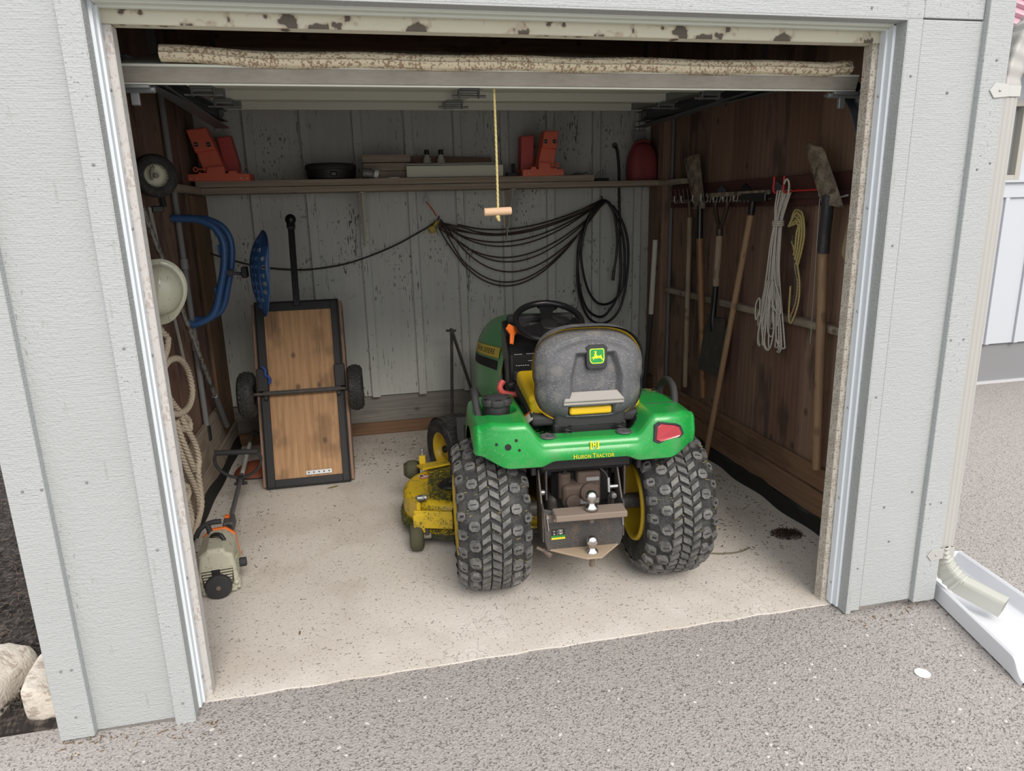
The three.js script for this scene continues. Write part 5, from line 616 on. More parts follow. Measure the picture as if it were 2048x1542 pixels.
const lugMat = mat(tex(256, 256, [0.12, 0.12], (u, v) => { const a = fbm(u, v, 6, 6, 4, 821), b = fbm(u, v, 50, 50, 2, 827); return [...mix3([0.06, 0.06, 0.06], [0.155, 0.15, 0.142], sstep(0.3, 0.75, 0.6 * a + 0.4 * b)), b]; }), { bumpScale: 0.0006, roughness: 0.6 });  // dusty lug rubber, its colour also lightened for sky reflecting off the tread
function rearWheel(x, out) { // out = side the outer face looks to
  const w = grp('rear_wheel', TR, [x, 0.33, 0]);
  const Rs = (s) => 0.3115 - 0.045 * Math.pow(Math.abs(s) / 0.15, 3.2);
  const P = []; for (let i = -16; i <= 16; i++) { const s = i / 16 * 0.145; P.push([Rs(s), s]); }
  const side = (k) => [[0.255, 0.147 * k], [0.230, 0.147 * k], [0.2, 0.141 * k], [0.178, 0.130 * k], [0.162, 0.118 * k], [0.150, 0.10 * k]];
  mesh('tire', axX(lathe([...side(-1).reverse(), ...P, ...side(1)], 96)), M.rubber, w);
  const lugs = [], slits = [];
  const lug = (poly, a0, h, ins, list = lugs, base = -0.004) => {
    const n = poly.length, cx = poly.reduce((q, p) => q + p[0], 0) / n, cy = poly.reduce((q, p) => q + p[1], 0) / n, pos = [];
    const pt = (s, t, hh) => { const r = Rs(clamp(s, -0.149, 0.149)) + hh, a = a0 + t / 0.315; return [s, r * Math.cos(a), r * Math.sin(a)]; };
    const B = poly.map(([s, t]) => pt(s, t, base)), Tp = poly.map(([s, t]) => pt(lerp(s, cx, ins), lerp(t, cy, ins), h)), C = pt(cx, cy, h);
    for (let i = 0; i < n; i++) { const j = (i + 1) % n; pos.push(...B[i], ...B[j], ...Tp[j], ...B[i], ...Tp[j], ...Tp[i], ...Tp[i], ...Tp[j], ...C); }
    const g = new THREE.BufferGeometry(); g.setAttribute('position', new THREE.Float32BufferAttribute(pos, 3)); g.computeVertexNormals(); list.push(g);
  };
  const oct = (s, w2, h2) => [[-1, -0.45], [-0.5, -1], [0.5, -1], [1, -0.45], [1, 0.45], [0.5, 1], [-0.5, 1], [-1, 0.45]].map(([a, b]) => [s + a * w2, b * h2]);
  const par = (s, w2, h2, k) => [[s - w2, -h2 - k], [s + w2, -h2 + k], [s + w2, h2 + k], [s - w2, h2 - k]];
  const N = 24, st = 2 * Math.PI / N;
  for (let i = 0; i < N; i++) {
    const a = i * st;
    for (const k of [-1, 1]) { const b = a + (k > 0 ? st * 0.35 : 0); lug(oct(k * 0.085, 0.0245, 0.0225), b, 0.019, 0.14); lug([[k * 0.085 - 0.012, -0.0025], [k * 0.085 + 0.012, -0.0025], [k * 0.085 + 0.012, 0.0025], [k * 0.085 - 0.012, 0.0025]], b, 0.0196, 0, slits, 0.018);
      lug([[k * 0.112, -0.016], [k * 0.128, -0.026], [k * 0.150, -0.022], [k * 0.1525, 0], [k * 0.150, 0.022], [k * 0.128, 0.026], [k * 0.112, 0.016]], b + st / 2, 0.017, 0.3); lug([[k * 0.124, -0.005], [k * 0.138, -0.005], [k * 0.138, 0.005], [k * 0.124, 0.005]], b + st / 2, 0.0175, 0, slits, 0.015); }
    for (const h of [0, 0.5]) { const c = a + h * st + 0.03; lug(par(0, 0.020, 0.0125, 0.012), c, 0.018, 0.12); lug(par(-0.041, 0.0185, 0.012, -0.012), c + 0.012, 0.018, 0.12); lug(par(0.041, 0.0185, 0.012, -0.012), c - 0.045, 0.018, 0.12); }
  }
  mesh('tread', lugs, lugMat, w); mesh('tread_slit', slits, M.black, w);
  const bits = []; for (let i = 0; i < 260; i++) { const a = rnd(0, 6.3), s = rnd(-0.15, 0.15), r = Rs(s) + 0.004; bits.push(mv(new THREE.BoxGeometry(rnd(0.008, 0.026), 0.0015, 0.002), s, r * Math.cos(a), r * Math.sin(a), rnd(0, 6), rnd(0, 6), rnd(-0.3, 0.3))); }
  const gb = mesh('grass_bits', bits, plain(0.30, 0.25, 0.08, 0.9), w); gb.userData.kind = 'stuff';
  const o = out; // yellow rim: flange, barrel, dished centre
  mesh('rim', axX(lathe([[0.03, 0.045], [0.075, 0.04], [0.10, 0.055], [0.125, 0.045], [0.138, 0.0], [0.145, -0.10], [0.150, -0.135], [0.163, -0.148], [0.174, -0.145], [0.178, -0.133], [0.16, -0.118]], 48)).scale(o > 0 ? 1 : -1, 1, 1).scale(-1, 1, 1), M.rim, w);
  mesh('rim_barrel', axX(lathe([[0.136, 0.03], [0.138, 0.05], [0.146, 0.09], [0.150, 0.135], [0.163, 0.148], [0.174, 0.145], [0.178, 0.133], [0.16, 0.118]], 48)).scale(o > 0 ? 1 : -1, 1, 1).scale(-1, 1, 1), M.rim, w);
  mesh('hub', [axX(cyl(0.05, 0.09, 24, 0.004)), ...[0, 1, 2, 3, 4].map((i) => mv(axX(cyl(0.009, 0.012, 6, 0.001)), o * 0.035, 0.06 * Math.cos(i * 1.2566), 0.06 * Math.sin(i * 1.2566)))], M.steel, w);
}
rearWheel(-0.39, -1); rearWheel(0.39, 1);
function frontWheel(x, out) {
  const w = grp('front_wheel', TR, [x, 0.205, -1.24]); w.rotation.y = 0.40;
  const P = [[0.104, -0.075], [0.125, -0.088], [0.16, -0.094], [0.185, -0.085], [0.197, -0.06], [0.202, -0.025], [0.202, 0.025], [0.197, 0.06], [0.185, 0.085], [0.16, 0.094], [0.125, 0.088], [0.104, 0.075]];
  mesh('tire', axX(lathe(P, 64)), M.rubber, w);
  const l = []; for (let i = 0; i < 40; i++) for (const s of [-0.06, -0.02, 0.02, 0.06]) { const a = i / 40 * 6.2832 + (s > 0 ? 0.04 : 0); l.push(mv(cbox(0.033, 0.006, 0.022, 0.002), s, 0.2 * Math.cos(a), 0.2 * Math.sin(a), a)); }
  mesh('tread', l, M.rubber, w);
  mesh('rim', axX(lathe([[0.02, -0.045], [0.05, -0.045], [0.06, -0.03], [0.08, -0.03], [0.09, -0.05], [0.098, -0.07], [0.108, -0.08], [0.112, -0.076], [0.104, -0.06], [0.1, 0.06]], 40)).scale(out, 1, 1), M.rim, w);
  mesh('hub_cap', axX(lathe([[0, -0.065], [0.018, -0.062], [0.024, -0.045]], 20)).scale(out, 1, 1), M.black, w);
  mesh('valve_stem', rod([out * 0.04, 0.07, 0.02], [out * 0.062, 0.078, 0.024], 0.004), M.black, w);
}
frontWheel(-0.49, -1); frontWheel(0.47, 1);

// ---- rear fender deck
const FZ = 0.27;
const fTop = (x) => { const a = Math.abs(x); return lerp(0.728, 0.805, sstep(0.185, 0.265, a)) - 0.03 * sstep(0.38, 0.47, a); };
const fBot = (x) => { const a = Math.abs(x); return lerp(0.643, 0.622, sstep(0.14, 0.205, a)) + 0.045 * sstep(0.32, 0.45, a); };
const fRear = (x) => FZ - 0.085 * Math.pow(sstep(0.30, 0.50, Math.abs(x)), 1.3);
const fend = (U, v) => {
  const u = U * 2 - 1, s = Math.abs(u), sg = Math.sign(u) || 1, t = clamp((s - 0.86) / 0.14), x = sg * Math.min(0.432, 0.432 * s / 0.86), yt = fTop(x), yb = fBot(x), zr = fRear(x);
  let y, z;
  const R = 0.032;
  if (v < 0.02) { y = yb + 0.002; z = zr - 0.02 * (1 - v / 0.02); }
  else if (v < 0.32) { const h = (v - 0.02) / 0.3; y = lerp(yb, yt - R, h); z = zr + 0.008 * Math.sin(h * Math.PI); }
  else if (v < 0.44) { const a = (v - 0.32) / 0.12 * Math.PI / 2; y = yt - R + R * Math.sin(a); z = zr - R + R * Math.cos(a); }
  else { const h = (v - 0.44) / 0.56; z = lerp(zr - R, -0.42, h); y = yt - 0.05 * sstep(0.17, 0.24, 0.41 - Math.abs(x)) * sstep(0.10, 0.19, -z + 0.28) - 0.05 * sstep(-0.02, -0.42, z) * sstep(0.2, 0.28, Math.abs(x)) - 0.25 * sstep(-0.33, -0.42, z) * sstep(0.2, 0.28, Math.abs(x)); }
  if (x < 0 && v > 0.44) y -= 0.045 * sstep(0.085, 0.062, Math.hypot(x + 0.345, (z - 0.04) * 1.0));
  if (t > 0) { const sk = v < 0.44 ? yb + 0.01 : Math.max(0.40, 0.335 + Math.sqrt(Math.max(0, 0.15 - z * z)) - 0.01); const e = 1 - Math.cos(t * Math.PI / 2), q = v < 0.44 ? 0.25 : 1; y = lerp(y, Math.min(sk, y - 0.002), e * q); z -= 0.05 * e * (z > 0 ? 1 : 0); return [sg * (0.432 + 0.026 * Math.sin(t * Math.PI / 2)), y, z]; }
  return [x, y, z];
};
mesh('fender', surf(fend, 150, 110), M.green, TR);
mesh('fender_lining', surf((u, v) => { const p = fend(u, v); return [p[0] * 0.985, p[1] - 0.006, p[2] - 0.006]; }, 90, 60), M.black, TR);
{ // fuel cap, mount holes, round plugs, decals
  const c = grp('fuel_cap', TR, [-0.345, 0.812, 0.045]);
  mesh('collar', lathe([[0.055, -0.06], [0.055, 0.012], [0.048, 0.016], [0, 0.016]], 36), M.black, c);
  const pts = []; for (let i = 0; i < 48; i++) { const a = i / 48 * 2 * Math.PI; const r = 0.064 - 0.006 * Math.pow(Math.max(0, Math.cos(6 * a)), 4); pts.push([r * Math.cos(a), r * Math.sin(a)]); }
  mesh('cap', ext(pts, 0.034, 0.012, [], 4).rotateX(-Math.PI / 2).translate(0, 0.012, 0), M.softblack, c); mesh('cap_dome', lathe([[0.05, 0.044], [0.035, 0.052], [0.015, 0.055], [0, 0.055]], 32), M.softblack, c);
  for (let i = 0; i < 6; i++) mesh('cap_grip', mv(cbox(0.016, 0.010, 0.026, 0.003), 0.052 * Math.cos(i * 1.047 + 0.5), 0.042, 0.052 * Math.sin(i * 1.047 + 0.5), 0, -i * 1.047 - 0.5), M.blackgloss, c);
  for (const [x, y, r] of [[-0.33, 0.717, 0.0125], [-0.373, 0.726, 0.0055], [-0.298, 0.743, 0.0055], [-0.287, 0.703, 0.0055]]) mesh('mount_hole', mv(cyl(r, 0.006, 20, 0.0005).rotateX(Math.PI / 2), x, y, fRear(x) + 0.0072), M.liner, TR);
  for (const x of [-0.165, 0.145]) { const p = grp('drain_plug', TR, [x, 0.731, 0.222]); mesh('rim', lathe([[0.0, 0.002], [0.024, 0.002], [0.025, 0.006], [0.03, 0.006], [0.032, 0]], 28), M.darkgrey, p); mesh('cross', [cbox(0.046, 0.006, 0.006, 0.001), cbox(0.006, 0.006, 0.046, 0.001)], M.darkgrey, p); }
}
const dealer = decal('dealer_lettering', 0.17, 0.075, (x, W, H) => {
  x.fillStyle = '#e6d21e'; const hx = W * 0.5 + W * 0.02, hy = H * 0.02, s = H * 0.46;
  for (const k of [-1, 1]) { x.fillRect(hx + k * s * 0.42 - s * 0.09, hy, s * 0.18, s); x.fillRect(hx + k * s * 0.15 - s * 0.07, hy + s * 0.12, s * 0.13, s * 0.62); } x.fillRect(hx - s * 0.18, hy + s * 0.36, s * 0.36, s * 0.16); x.fillRect(hx - s * 0.5, hy + s * 0.86, s * 0.3, s * 0.14); x.fillRect(hx + s * 0.2, hy + s * 0.86, s * 0.3, s * 0.14);
  x.textBaseline = 'alphabetic'; const runs = [['H', 1], ['URON ', 0], ['T', 1], ['RACTOR', 0]]; let k = 1; for (const pass of [0, 1]) { let px = W * 0.01; for (const [t, big] of runs) { x.font = (big ? H * 0.44 : H * 0.34) * k + 'px sans-serif'; if (pass) x.fillText(t, px, H * 0.94); px += x.measureText(t).width; } if (!pass) k = W * 0.98 / px; }
}, TR, [0.008, 0.684, FZ + 0.0095], [-0.02, 0, 0.0]);
{ // tail lamp on one wing
  const q = [[0.262, 0.776], [0.357, 0.759], [0.379, 0.712], [0.256, 0.693]], c = q.reduce((a, p) => [a[0] + p[0] / 4, a[1] + p[1] / 4], [0, 0]);
  const rnd4 = (k, r) => { const o = []; for (let i = 0; i < 4; i++) { const p = q[i].map((v, m) => c[m] + (v - c[m]) * k), a = q[(i + 3) % 4].map((v, m) => c[m] + (v - c[m]) * k), b = q[(i + 1) % 4].map((v, m) => c[m] + (v - c[m]) * k); for (let j = 0; j <= 5; j++) { const t = j / 5, f = 0.16 * (1 - t), g = 0.16 * t; o.push(p.map((v, m) => v + (a[m] - v) * f * r + (b[m] - v) * g * r)); } } return o; };
  const wrap = (g, dz) => { const p = g.attributes.position; for (let i = 0; i < p.count; i++) p.setZ(i, p.getZ(i) + fRear(p.getX(i)) + dz); g.computeVertexNormals(); return g; };
  const L = grp('tail_lamp', TR);
  mesh('bezel', wrap(ext(rnd4(1.16, 1), 0.014, 0.003), -0.002), M.softblack, L); mesh('lens', wrap(ext(rnd4(0.94, 1), 0.010, 0.003), 0.006), M.lens, L);
}
// fender grab handles
for (const k of [-1, 1]) mesh('grab_handle', tube([[k * 0.415, 0.735, 0.06], [k * 0.425, 0.80, 0.035], [k * 0.43, 0.845, 0.0], [k * 0.43, 0.86, -0.05], [k * 0.428, 0.852, -0.10], [k * 0.42, 0.81, -0.14], [k * 0.41, 0.73, -0.15]], 0.0155, { rad: 12 }), M.softblack, TR);
mesh('storage_tray', [bx(0.27, 0.40, 0.775, 0.792, -0.16, 0.10, 0.004), bx(0.27, 0.278, 0.79, 0.802, -0.16, 0.1), bx(0.392, 0.40, 0.79, 0.802, -0.16, 0.1), bx(0.27, 0.40, 0.79, 0.806, 0.092, 0.1)], M.softblack, TR);
{ const g = []; for (let i = 0; i < 340; i++) { const k = rnd() < 0.75; g.push(mv(new THREE.BoxGeometry(rnd(0.01, 0.03), 0.0012, 0.0018), k ? rnd(0.19, 0.40) : rnd(-0.2, 0.2), k ? 0.79 - 0.0 + rnd(0, 0.012) : 0.70, k ? rnd(-0.16, 0.10) : rnd(0.02, 0.2), rnd(-0.3, 0.3), rnd(0, 6), rnd(-0.3, 0.3))); } const s = mesh('grass_clippings', g, plain(0.20, 0.19, 0.08, 0.95), TR); s.userData.kind = 'stuff'; }
decal('warning_label', 0.06, 0.085, (x, W, H) => { x.fillStyle = '#cfccc4'; x.fillRect(0, 0, W, H); x.fillStyle = '#c8641e'; x.fillRect(0, 0, W, H * 0.2); x.fillStyle = '#222'; for (let i = 0; i < 9; i++) x.fillRect(W * 0.08, H * (0.27 + i * 0.078), W * (0.5 + 0.35 * ((i * 7) % 3) / 2), H * 0.03); }, TR, [-0.222, 0.765, 0.07], [-Math.PI / 2 + 0.1, -0.75, -0.2], 128, { solid: true });

// ---- seat
{
  const S = grp('seat', TR, [0.03, 0, 0.045]), cx = 0, cy = 0.952;
  const out = (a) => { const c = Math.cos(a), s = Math.sin(a), n = s > 0 ? 3.0 : 3.2, W = 0.230 - 0.010 * Math.max(0, -s), H = s > 0 ? 0.195 : 0.200; const r = Math.pow(Math.pow(Math.abs(c) / W, n) + Math.pow(Math.abs(s) / H, n), -1 / n); const notch = 1 - 0.035 * Math.exp(-Math.pow((Math.abs(Math.atan2(s, Math.abs(c))) - 0.05 - (s < 0 ? 0.12 : 0)) / 0.10, 2)) * (s < 0 ? 1 : 0.3); return [r * c * notch, r * s * notch]; };
  const rr = (x, y, w, h, e) => { const dx = Math.abs(x) - w, dy = Math.abs(y) - h; return sstep(e, -e, Math.max(dx, dy)); };
  const zz = (x, y, r) => { let z = 0.062 - 0.075 * Math.pow(r, 6) - 0.02 * r * r - 0.05 * sstep(0, 0.2, y) * y / 0.2; z -= 0.040 * rr(x - 0.012, y - 0.005, 0.098 - 0.02 * (y > 0 ? y / 0.08 : 0), 0.085, 0.014); z -= 0.012 * Math.exp(-Math.pow((Math.hypot(x * 0.62, y - 0.02) - 0.125) / 0.008, 2)) * sstep(0.09, 0.13, y) ; z -= 0.035 * rr(x + 0.004, y + 0.142, 0.092, 0.020, 0.006); z -= 0.004 * Math.cos(x * 120) * sstep(0.12, 0.16, Math.abs(x)) * (1 - r); return z; };
  const shell = (k, dz) => surf((u, v) => { const a = u * 2 * Math.PI, r = Math.pow(v, 0.75), [ox, oy] = out(a); const x = ox * r * k, y = oy * r * k; return [cx + x, cy + y, 0.085 + zz(x, y, r) + dz]; }, 200, 74);
  mesh('back_shell', shell(1, 0), M.seat, S);
  mesh('back_cushion', surf((u, v) => { const a = u * 2 * Math.PI, r = Math.pow(v, 0.6), [ox, oy] = out(a); return [cx + ox * r * 0.985 - 0.012, cy + oy * r * 0.985, 0.066 + 0.01 * Math.pow(r, 6) - 0.075 * Math.pow(1 - Math.pow(r, 6), 0.6)]; }, 90, 30), M.yellowseat, S);
  mesh('shell_edge', surf((u, v) => { const [ox, oy] = out(u * 2 * Math.PI); return [cx + ox * (1 + 0.006 * Math.sin(v * 3)), cy + oy, lerp(0.0855 + zz(ox, oy, 1), 0.072, v)]; }, 120, 3), M.seat, S);
  mesh('lumbar_lip', [mv(ext([[-0.102, 0], [-0.125, -0.045], [0.125, -0.045], [0.102, 0.0]], 0.012, 0.003).rotateX(0.0), 0.002, 0, 0)].map((g) => mv(g, 0, 0.884, 0.108, -0.8)).concat([mv(cbox(0.248, 0.012, 0.03, 0.003), 0.002, 0.848, 0.128)]), plain(0.33, 0.31, 0.285, 0.7), S);
  mesh('cushion_slot', mv(rbox(0.176, 0.036, 0.03, 0.012, 3), -0.004, 0.81, 0.102), M.yellowseat, S);
  const boss = ext([[-0.042, -0.044], [-0.034, -0.058], [0.034, -0.058], [0.042, -0.044], [0.044, 0.03], [0.03, 0.04], [-0.03, 0.04], [-0.044, 0.03]], 0.036, 0.006, [], 2);
  mesh('emblem_boss', mv(boss, 0.016, 1.037, 0.094, -0.12), M.softblack, S);
  decal('emblem', 0.064, 0.064, (x, W) => {
    const rr2 = (m, r) => { x.beginPath(); x.moveTo(m + r, m); x.lineTo(W - m - r, m); x.quadraticCurveTo(W - m, m, W - m, m + r); x.lineTo(W - m, W * 0.62); x.quadraticCurveTo(W - m, W - m, W - m - r * 1.6, W - m); x.lineTo(m + r * 1.6, W - m); x.quadraticCurveTo(m, W - m, m, W * 0.62); x.lineTo(m, m + r); x.quadraticCurveTo(m, m, m + r, m); x.closePath(); x.fill(); };
    x.fillStyle = '#14803a'; rr2(W * 0.01, W * 0.17); x.fillStyle = '#f1e41a'; rr2(W * 0.045, W * 0.15); x.fillStyle = '#0f8a3c'; rr2(W * 0.085, W * 0.13);
    x.fillStyle = '#f1e41a'; const pl = (a) => { x.beginPath(); a.forEach(([p, q], i) => (i ? x.lineTo(p * W, q * W) : x.moveTo(p * W, q * W))); x.closePath(); x.fill(); };
    pl([[0.36, 0.50], [0.34, 0.40], [0.36, 0.36], [0.41, 0.33], [0.47, 0.36], [0.47, 0.41], [0.50, 0.48], [0.62, 0.49], [0.72, 0.47], [0.76, 0.41], [0.78, 0.47], [0.78, 0.53], [0.86, 0.70], [0.92, 0.76], [0.90, 0.78], [0.80, 0.72], [0.70, 0.63], [0.58, 0.62], [0.47, 0.66], [0.38, 0.63], [0.31, 0.66], [0.27, 0.74], [0.24, 0.73], [0.27, 0.64], [0.33, 0.59], [0.22, 0.60], [0.18, 0.66], [0.15, 0.64], [0.20, 0.55]]);
    pl([[0.40, 0.35], [0.36, 0.27], [0.31, 0.24], [0.32, 0.20], [0.37, 0.24], [0.38, 0.18], [0.41, 0.18], [0.41, 0.25], [0.46, 0.20], [0.49, 0.22], [0.46, 0.28], [0.44, 0.35]]); pl([[0.30, 0.40], [0.38, 0.36], [0.38, 0.42], [0.31, 0.44]]);
  }, S, [0.016, 1.0365, 0.1306], [-0.12, 0, 0], 256);
  mesh('seat_cushion', [mv(rbox(0.47, 0.085, 0.47, 0.04, 5), 0, 0.815, -0.20, 0.05), mv(rbox(0.10, 0.05, 0.40, 0.025, 4), -0.19, 0.845, -0.18, 0.05), mv(rbox(0.10, 0.05, 0.40, 0.025, 4), 0.19, 0.845, -0.18, 0.05)], M.yellowseat, S);
  mesh('seat_pan', [mv(rbox(0.485, 0.05, 0.49, 0.02, 3), 0, 0.772, -0.18, 0.05), mv(rbox(0.3, 0.10, 0.06, 0.02, 3), 0, 0.77, 0.06)], M.softblack, S);
  mesh('suspension', [bx(-0.155, 0.155, 0.675, 0.75, -0.30, 0.09, 0.008), bx(-0.15, -0.06, 0.69, 0.715, 0.06, 0.17, 0.006), bx(0.07, 0.16, 0.69, 0.715, 0.06, 0.17, 0.006)], M.black, S);
  for (const x of [-0.105, 0.115]) { const pts = []; for (let i = 0; i <= 60; i++) { const a = i / 60 * 4 * 2 * Math.PI; pts.push([x + 0.018 * Math.cos(a), 0.70 + i / 60 * 0.05, 0.125 + 0.018 * Math.sin(a)]); } mesh('coil_spring', tube(pts, 0.0035, { rad: 6 }), M.black, S); }
}
// ---- dash, steering wheel, hood
{
  const D = grp('dash_console', TR);
  const prof = [[-0.60, 0.50], [-0.58, 0.80], [-0.585, 0.90], [-0.70, 0.985], [-0.88, 1.03], [-0.90, 0.50]];
  mesh('console_body', ext(prof, 0.42, 0.02, [], 3).rotateY(-Math.PI / 2).translate(0.21, 0, 0), M.blackgloss, D);
  mesh('instrument_panel', [mv(rbox(0.30, 0.02, 0.15, 0.01, 3), 0, 1.005, -0.765, 0.42), mv(rbox(0.36, 0.05, 0.05, 0.02, 3), 0, 1.035, -0.87)], M.softblack, D);
  mesh('gauge', mv(cbox(0.11, 0.004, 0.06, 0.002), -0.02, 1.013, -0.76, 0.42), M.darkgrey, D);
  mesh('orange_lever', mv(ext([[0, 0], [0.02, -0.005], [0.03, 0.04], [0.05, 0.055], [0.03, 0.085], [0, 0.10], [-0.02, 0.075], [0.005, 0.045]], 0.014, 0.004).rotateY(0.5), -0.205, 0.955, -0.60, -0.2), M.stihl, D).userData.label = 'orange lever';
  mesh('control_knob', [lathe([[0, 0.045], [0.018, 0.043], [0.024, 0.03], [0.02, 0.01], [0.008, 0], [0.006, -0.05]], 20).translate(0.115, 1.0, -0.62), lathe([[0, 0.02], [0.012, 0.018], [0.014, 0], [0, 0]], 16).translate(0.06, 0.975, -0.63)], M.blackgloss, D);
  decal('console_markings', 0.14, 0.10, (x, W, H) => { x.fillStyle = '#b9bcc0'; for (const [a, b, c] of [[0.05, 0.05, 0.3], [0.5, 0.04, 0.35], [0.55, 0.4, 0.2], [0.1, 0.62, 0.5], [0.75, 0.6, 0.1]]) { for (let i = 0; i < 6; i++) x.fillRect(W * (a + c * i / 6), H * b + (i % 2) * 2, W * c / 9, H * 0.03); } }, D, [-0.12, 0.86, -0.576], [-0.05, 0, 0], 256);
  mesh('lever_slot', [mv(cbox(0.14, 0.05, 0.02, 0.006), -0.12, 0.79, -0.58), mv(cyl(0.022, 0.03, 20, 0.005), -0.215, 0.765, -0.5)], M.black, D);
  mesh('lift_lever', tube([[-0.255, 0.80, -0.46], [-0.275, 0.775, -0.45], [-0.265, 0.75, -0.43], [-0.225, 0.742, -0.41], [-0.17, 0.745, -0.40]], 0.015, { rad: 12 }), M.pinkred, D).userData.label = 'faded red curved lever';
  const W = grp('steering_wheel', TR, [0.005, 1.055, -0.64]); W.rotation.x = -65 * Math.PI / 180;
  mesh('wheel_rim', new THREE.TorusGeometry(0.168, 0.0165, 16, 72), M.blackgloss, W);
  mesh('spokes', [ext([[-0.022, 0.155], [-0.03, 0.168], [0.075, 0.15], [0.05, 0.13], [0.03, 0.05], [0.05, 0.0], [0.165, -0.03], [0.16, -0.065], [0.09, -0.085], [0.04, -0.12], [-0.04, -0.12], [-0.09, -0.085], [-0.16, -0.065], [-0.165, -0.03], [-0.05, 0.0], [-0.025, 0.05]].map(([x, y]) => [x * 1, y]), 0.02, 0.006, [], 2).translate(0, 0, -0.03)], M.blackgloss, W);
  mesh('hub', [cyl(0.045, 0.03, 28, 0.006).rotateX(Math.PI / 2).translate(0, -0.02, -0.015), rod([0, -0.02, -0.03], [0, -0.02, -0.12], 0.025)], M.black, W);
}
const hoodP = (w, a, k = 1) => { const z = lerp(-0.80, -1.74, w), hw = lerp(0.232, 0.315, sstep(0, 0.62, w)) * (1 - 0.5 * Math.pow(sstep(0.72, 1.0, w), 2)), ty = lerp(1.035, 0.955, w) - 0.30 * Math.pow(sstep(0.70, 1.0, w), 2), by = 0.50 + 0.06 * w; const c = Math.cos(a), s = Math.sin(a), n = 2 / 3.4; return [k * hw * Math.sign(c) * Math.pow(Math.abs(c), n), by + (ty - by) * (k - 1) * 0.5 + (ty - by) * Math.pow(Math.abs(s), n * 1.25), z]; };
{
  const H = grp('hood', TR);
  mesh('shell', surf((u, v) => hoodP(v, Math.PI * (1 - u)), 60, 40), M.green, H);
  mesh('nose', surf((u, v) => { const p = hoodP(1, Math.PI * (1 - u)); return [p[0] * (1 - v), lerp(p[1], 0.6, v), p[2] - 0.02 * v]; }, 30, 6), M.green, H);
  mesh('lower_side', [bx(-0.27, -0.24, 0.36, 0.60, -1.65, -1.0, 0.01), bx(0.24, 0.27, 0.36, 0.60, -1.65, -1.0, 0.01)], M.green, H);
  mesh('vent', surf((u, v) => hoodP(lerp(0.14, 0.70, u), Math.PI - lerp(0.25, 0.37, v) - 0.10 * (1 - u), 1.006), 20, 6), M.liner, H);
  const band = surf((u, v) => hoodP(lerp(0.12, 0.72, 1 - u), Math.PI - lerp(0.39, 0.56, v) - 0.11 * u, 1.012), 24, 6); band.userData.keep = true;
  const c = document.createElement('canvas'); c.width = 512; c.height = 96; const x = c.getContext('2d'); x.fillStyle = '#d9c24a'; x.fillRect(0, 0, 512, 96); x.strokeStyle = '#7a7428'; x.lineWidth = 6; x.strokeRect(2, 2, 508, 92); x.fillStyle = '#1d2a17'; x.font = 'bold 62px sans-serif'; x.textBaseline = 'middle'; x.fillText('JOHN DEERE', 60, 50);
  const t = new THREE.CanvasTexture(c); t.colorSpace = THREE.SRGBColorSpace; const bm = new THREE.Mesh(band, new THREE.MeshPhysicalMaterial({ map: t, roughness: 0.5, side: THREE.DoubleSide })); bm.name = 'name_stripe'; H.add(bm);
  const nb = surf((u, v) => hoodP(lerp(0.045, 0.015, u), Math.PI - lerp(0.33, 0.44, v), 1.01), 2, 2); nb.userData.keep = true; mesh('model_badge', nb, plain(0.6, 0.5, 0.06, 0.5), H);
  mesh('seam', surf((u, v) => { const p = hoodP(0.003, Math.PI * (1 - u), 1.004); return [p[0], p[1], -0.80 + v * 0.012]; }, 40, 1), M.black, H);
}
// ---- chassis, axles, floorboards
mesh('chassis', [bx(-0.16, 0.16, 0.30, 0.48, -1.6, -0.1, 0.01), bx(-0.13, 0.13, 0.18, 0.55, -0.16, 0.12, 0.02), bx(-0.2, 0.2, 0.50, 0.64, -0.3, 0.10, 0.02), bx(-0.2, 0.2, 0.56, 0.64, 0.0, 0.19, 0.02)], M.black, TR);
mesh('rear_axle', [rod([-0.38, 0.33, 0], [0.38, 0.33, 0], 0.035), mv(rbox(0.3, 0.2, 0.24, 0.03), 0, 0.33, 0.0)], M.steel, TR);
mesh('front_axle', [rod([-0.40, 0.21, -1.27], [0.40, 0.21, -1.27], 0.03), bx(-0.32, 0.32, 0.24, 0.30, -1.31, -1.23, 0.01)], M.black, TR);
for (const k of [-1, 1]) mesh('footboard', [bx(Math.min(k * 0.2, k * 0.47), Math.max(k * 0.2, k * 0.47), 0.34, 0.36, -0.92, -0.36, 0.004), mv(cbox(0.27, 0.02, 0.16, 0.004), k * 0.335, 0.40, -0.98, 0.75)], M.softblack, TR);
mesh('inner_fender', [bx(-0.23, -0.21, 0.56, 0.70, -0.40, 0.2, 0.004), bx(0.21, 0.23, 0.56, 0.70, -0.4, 0.2, 0.004), bx(-0.46, 0.46, 0.36, 0.60, -0.43, -0.40, 0.004)], M.black, TR);
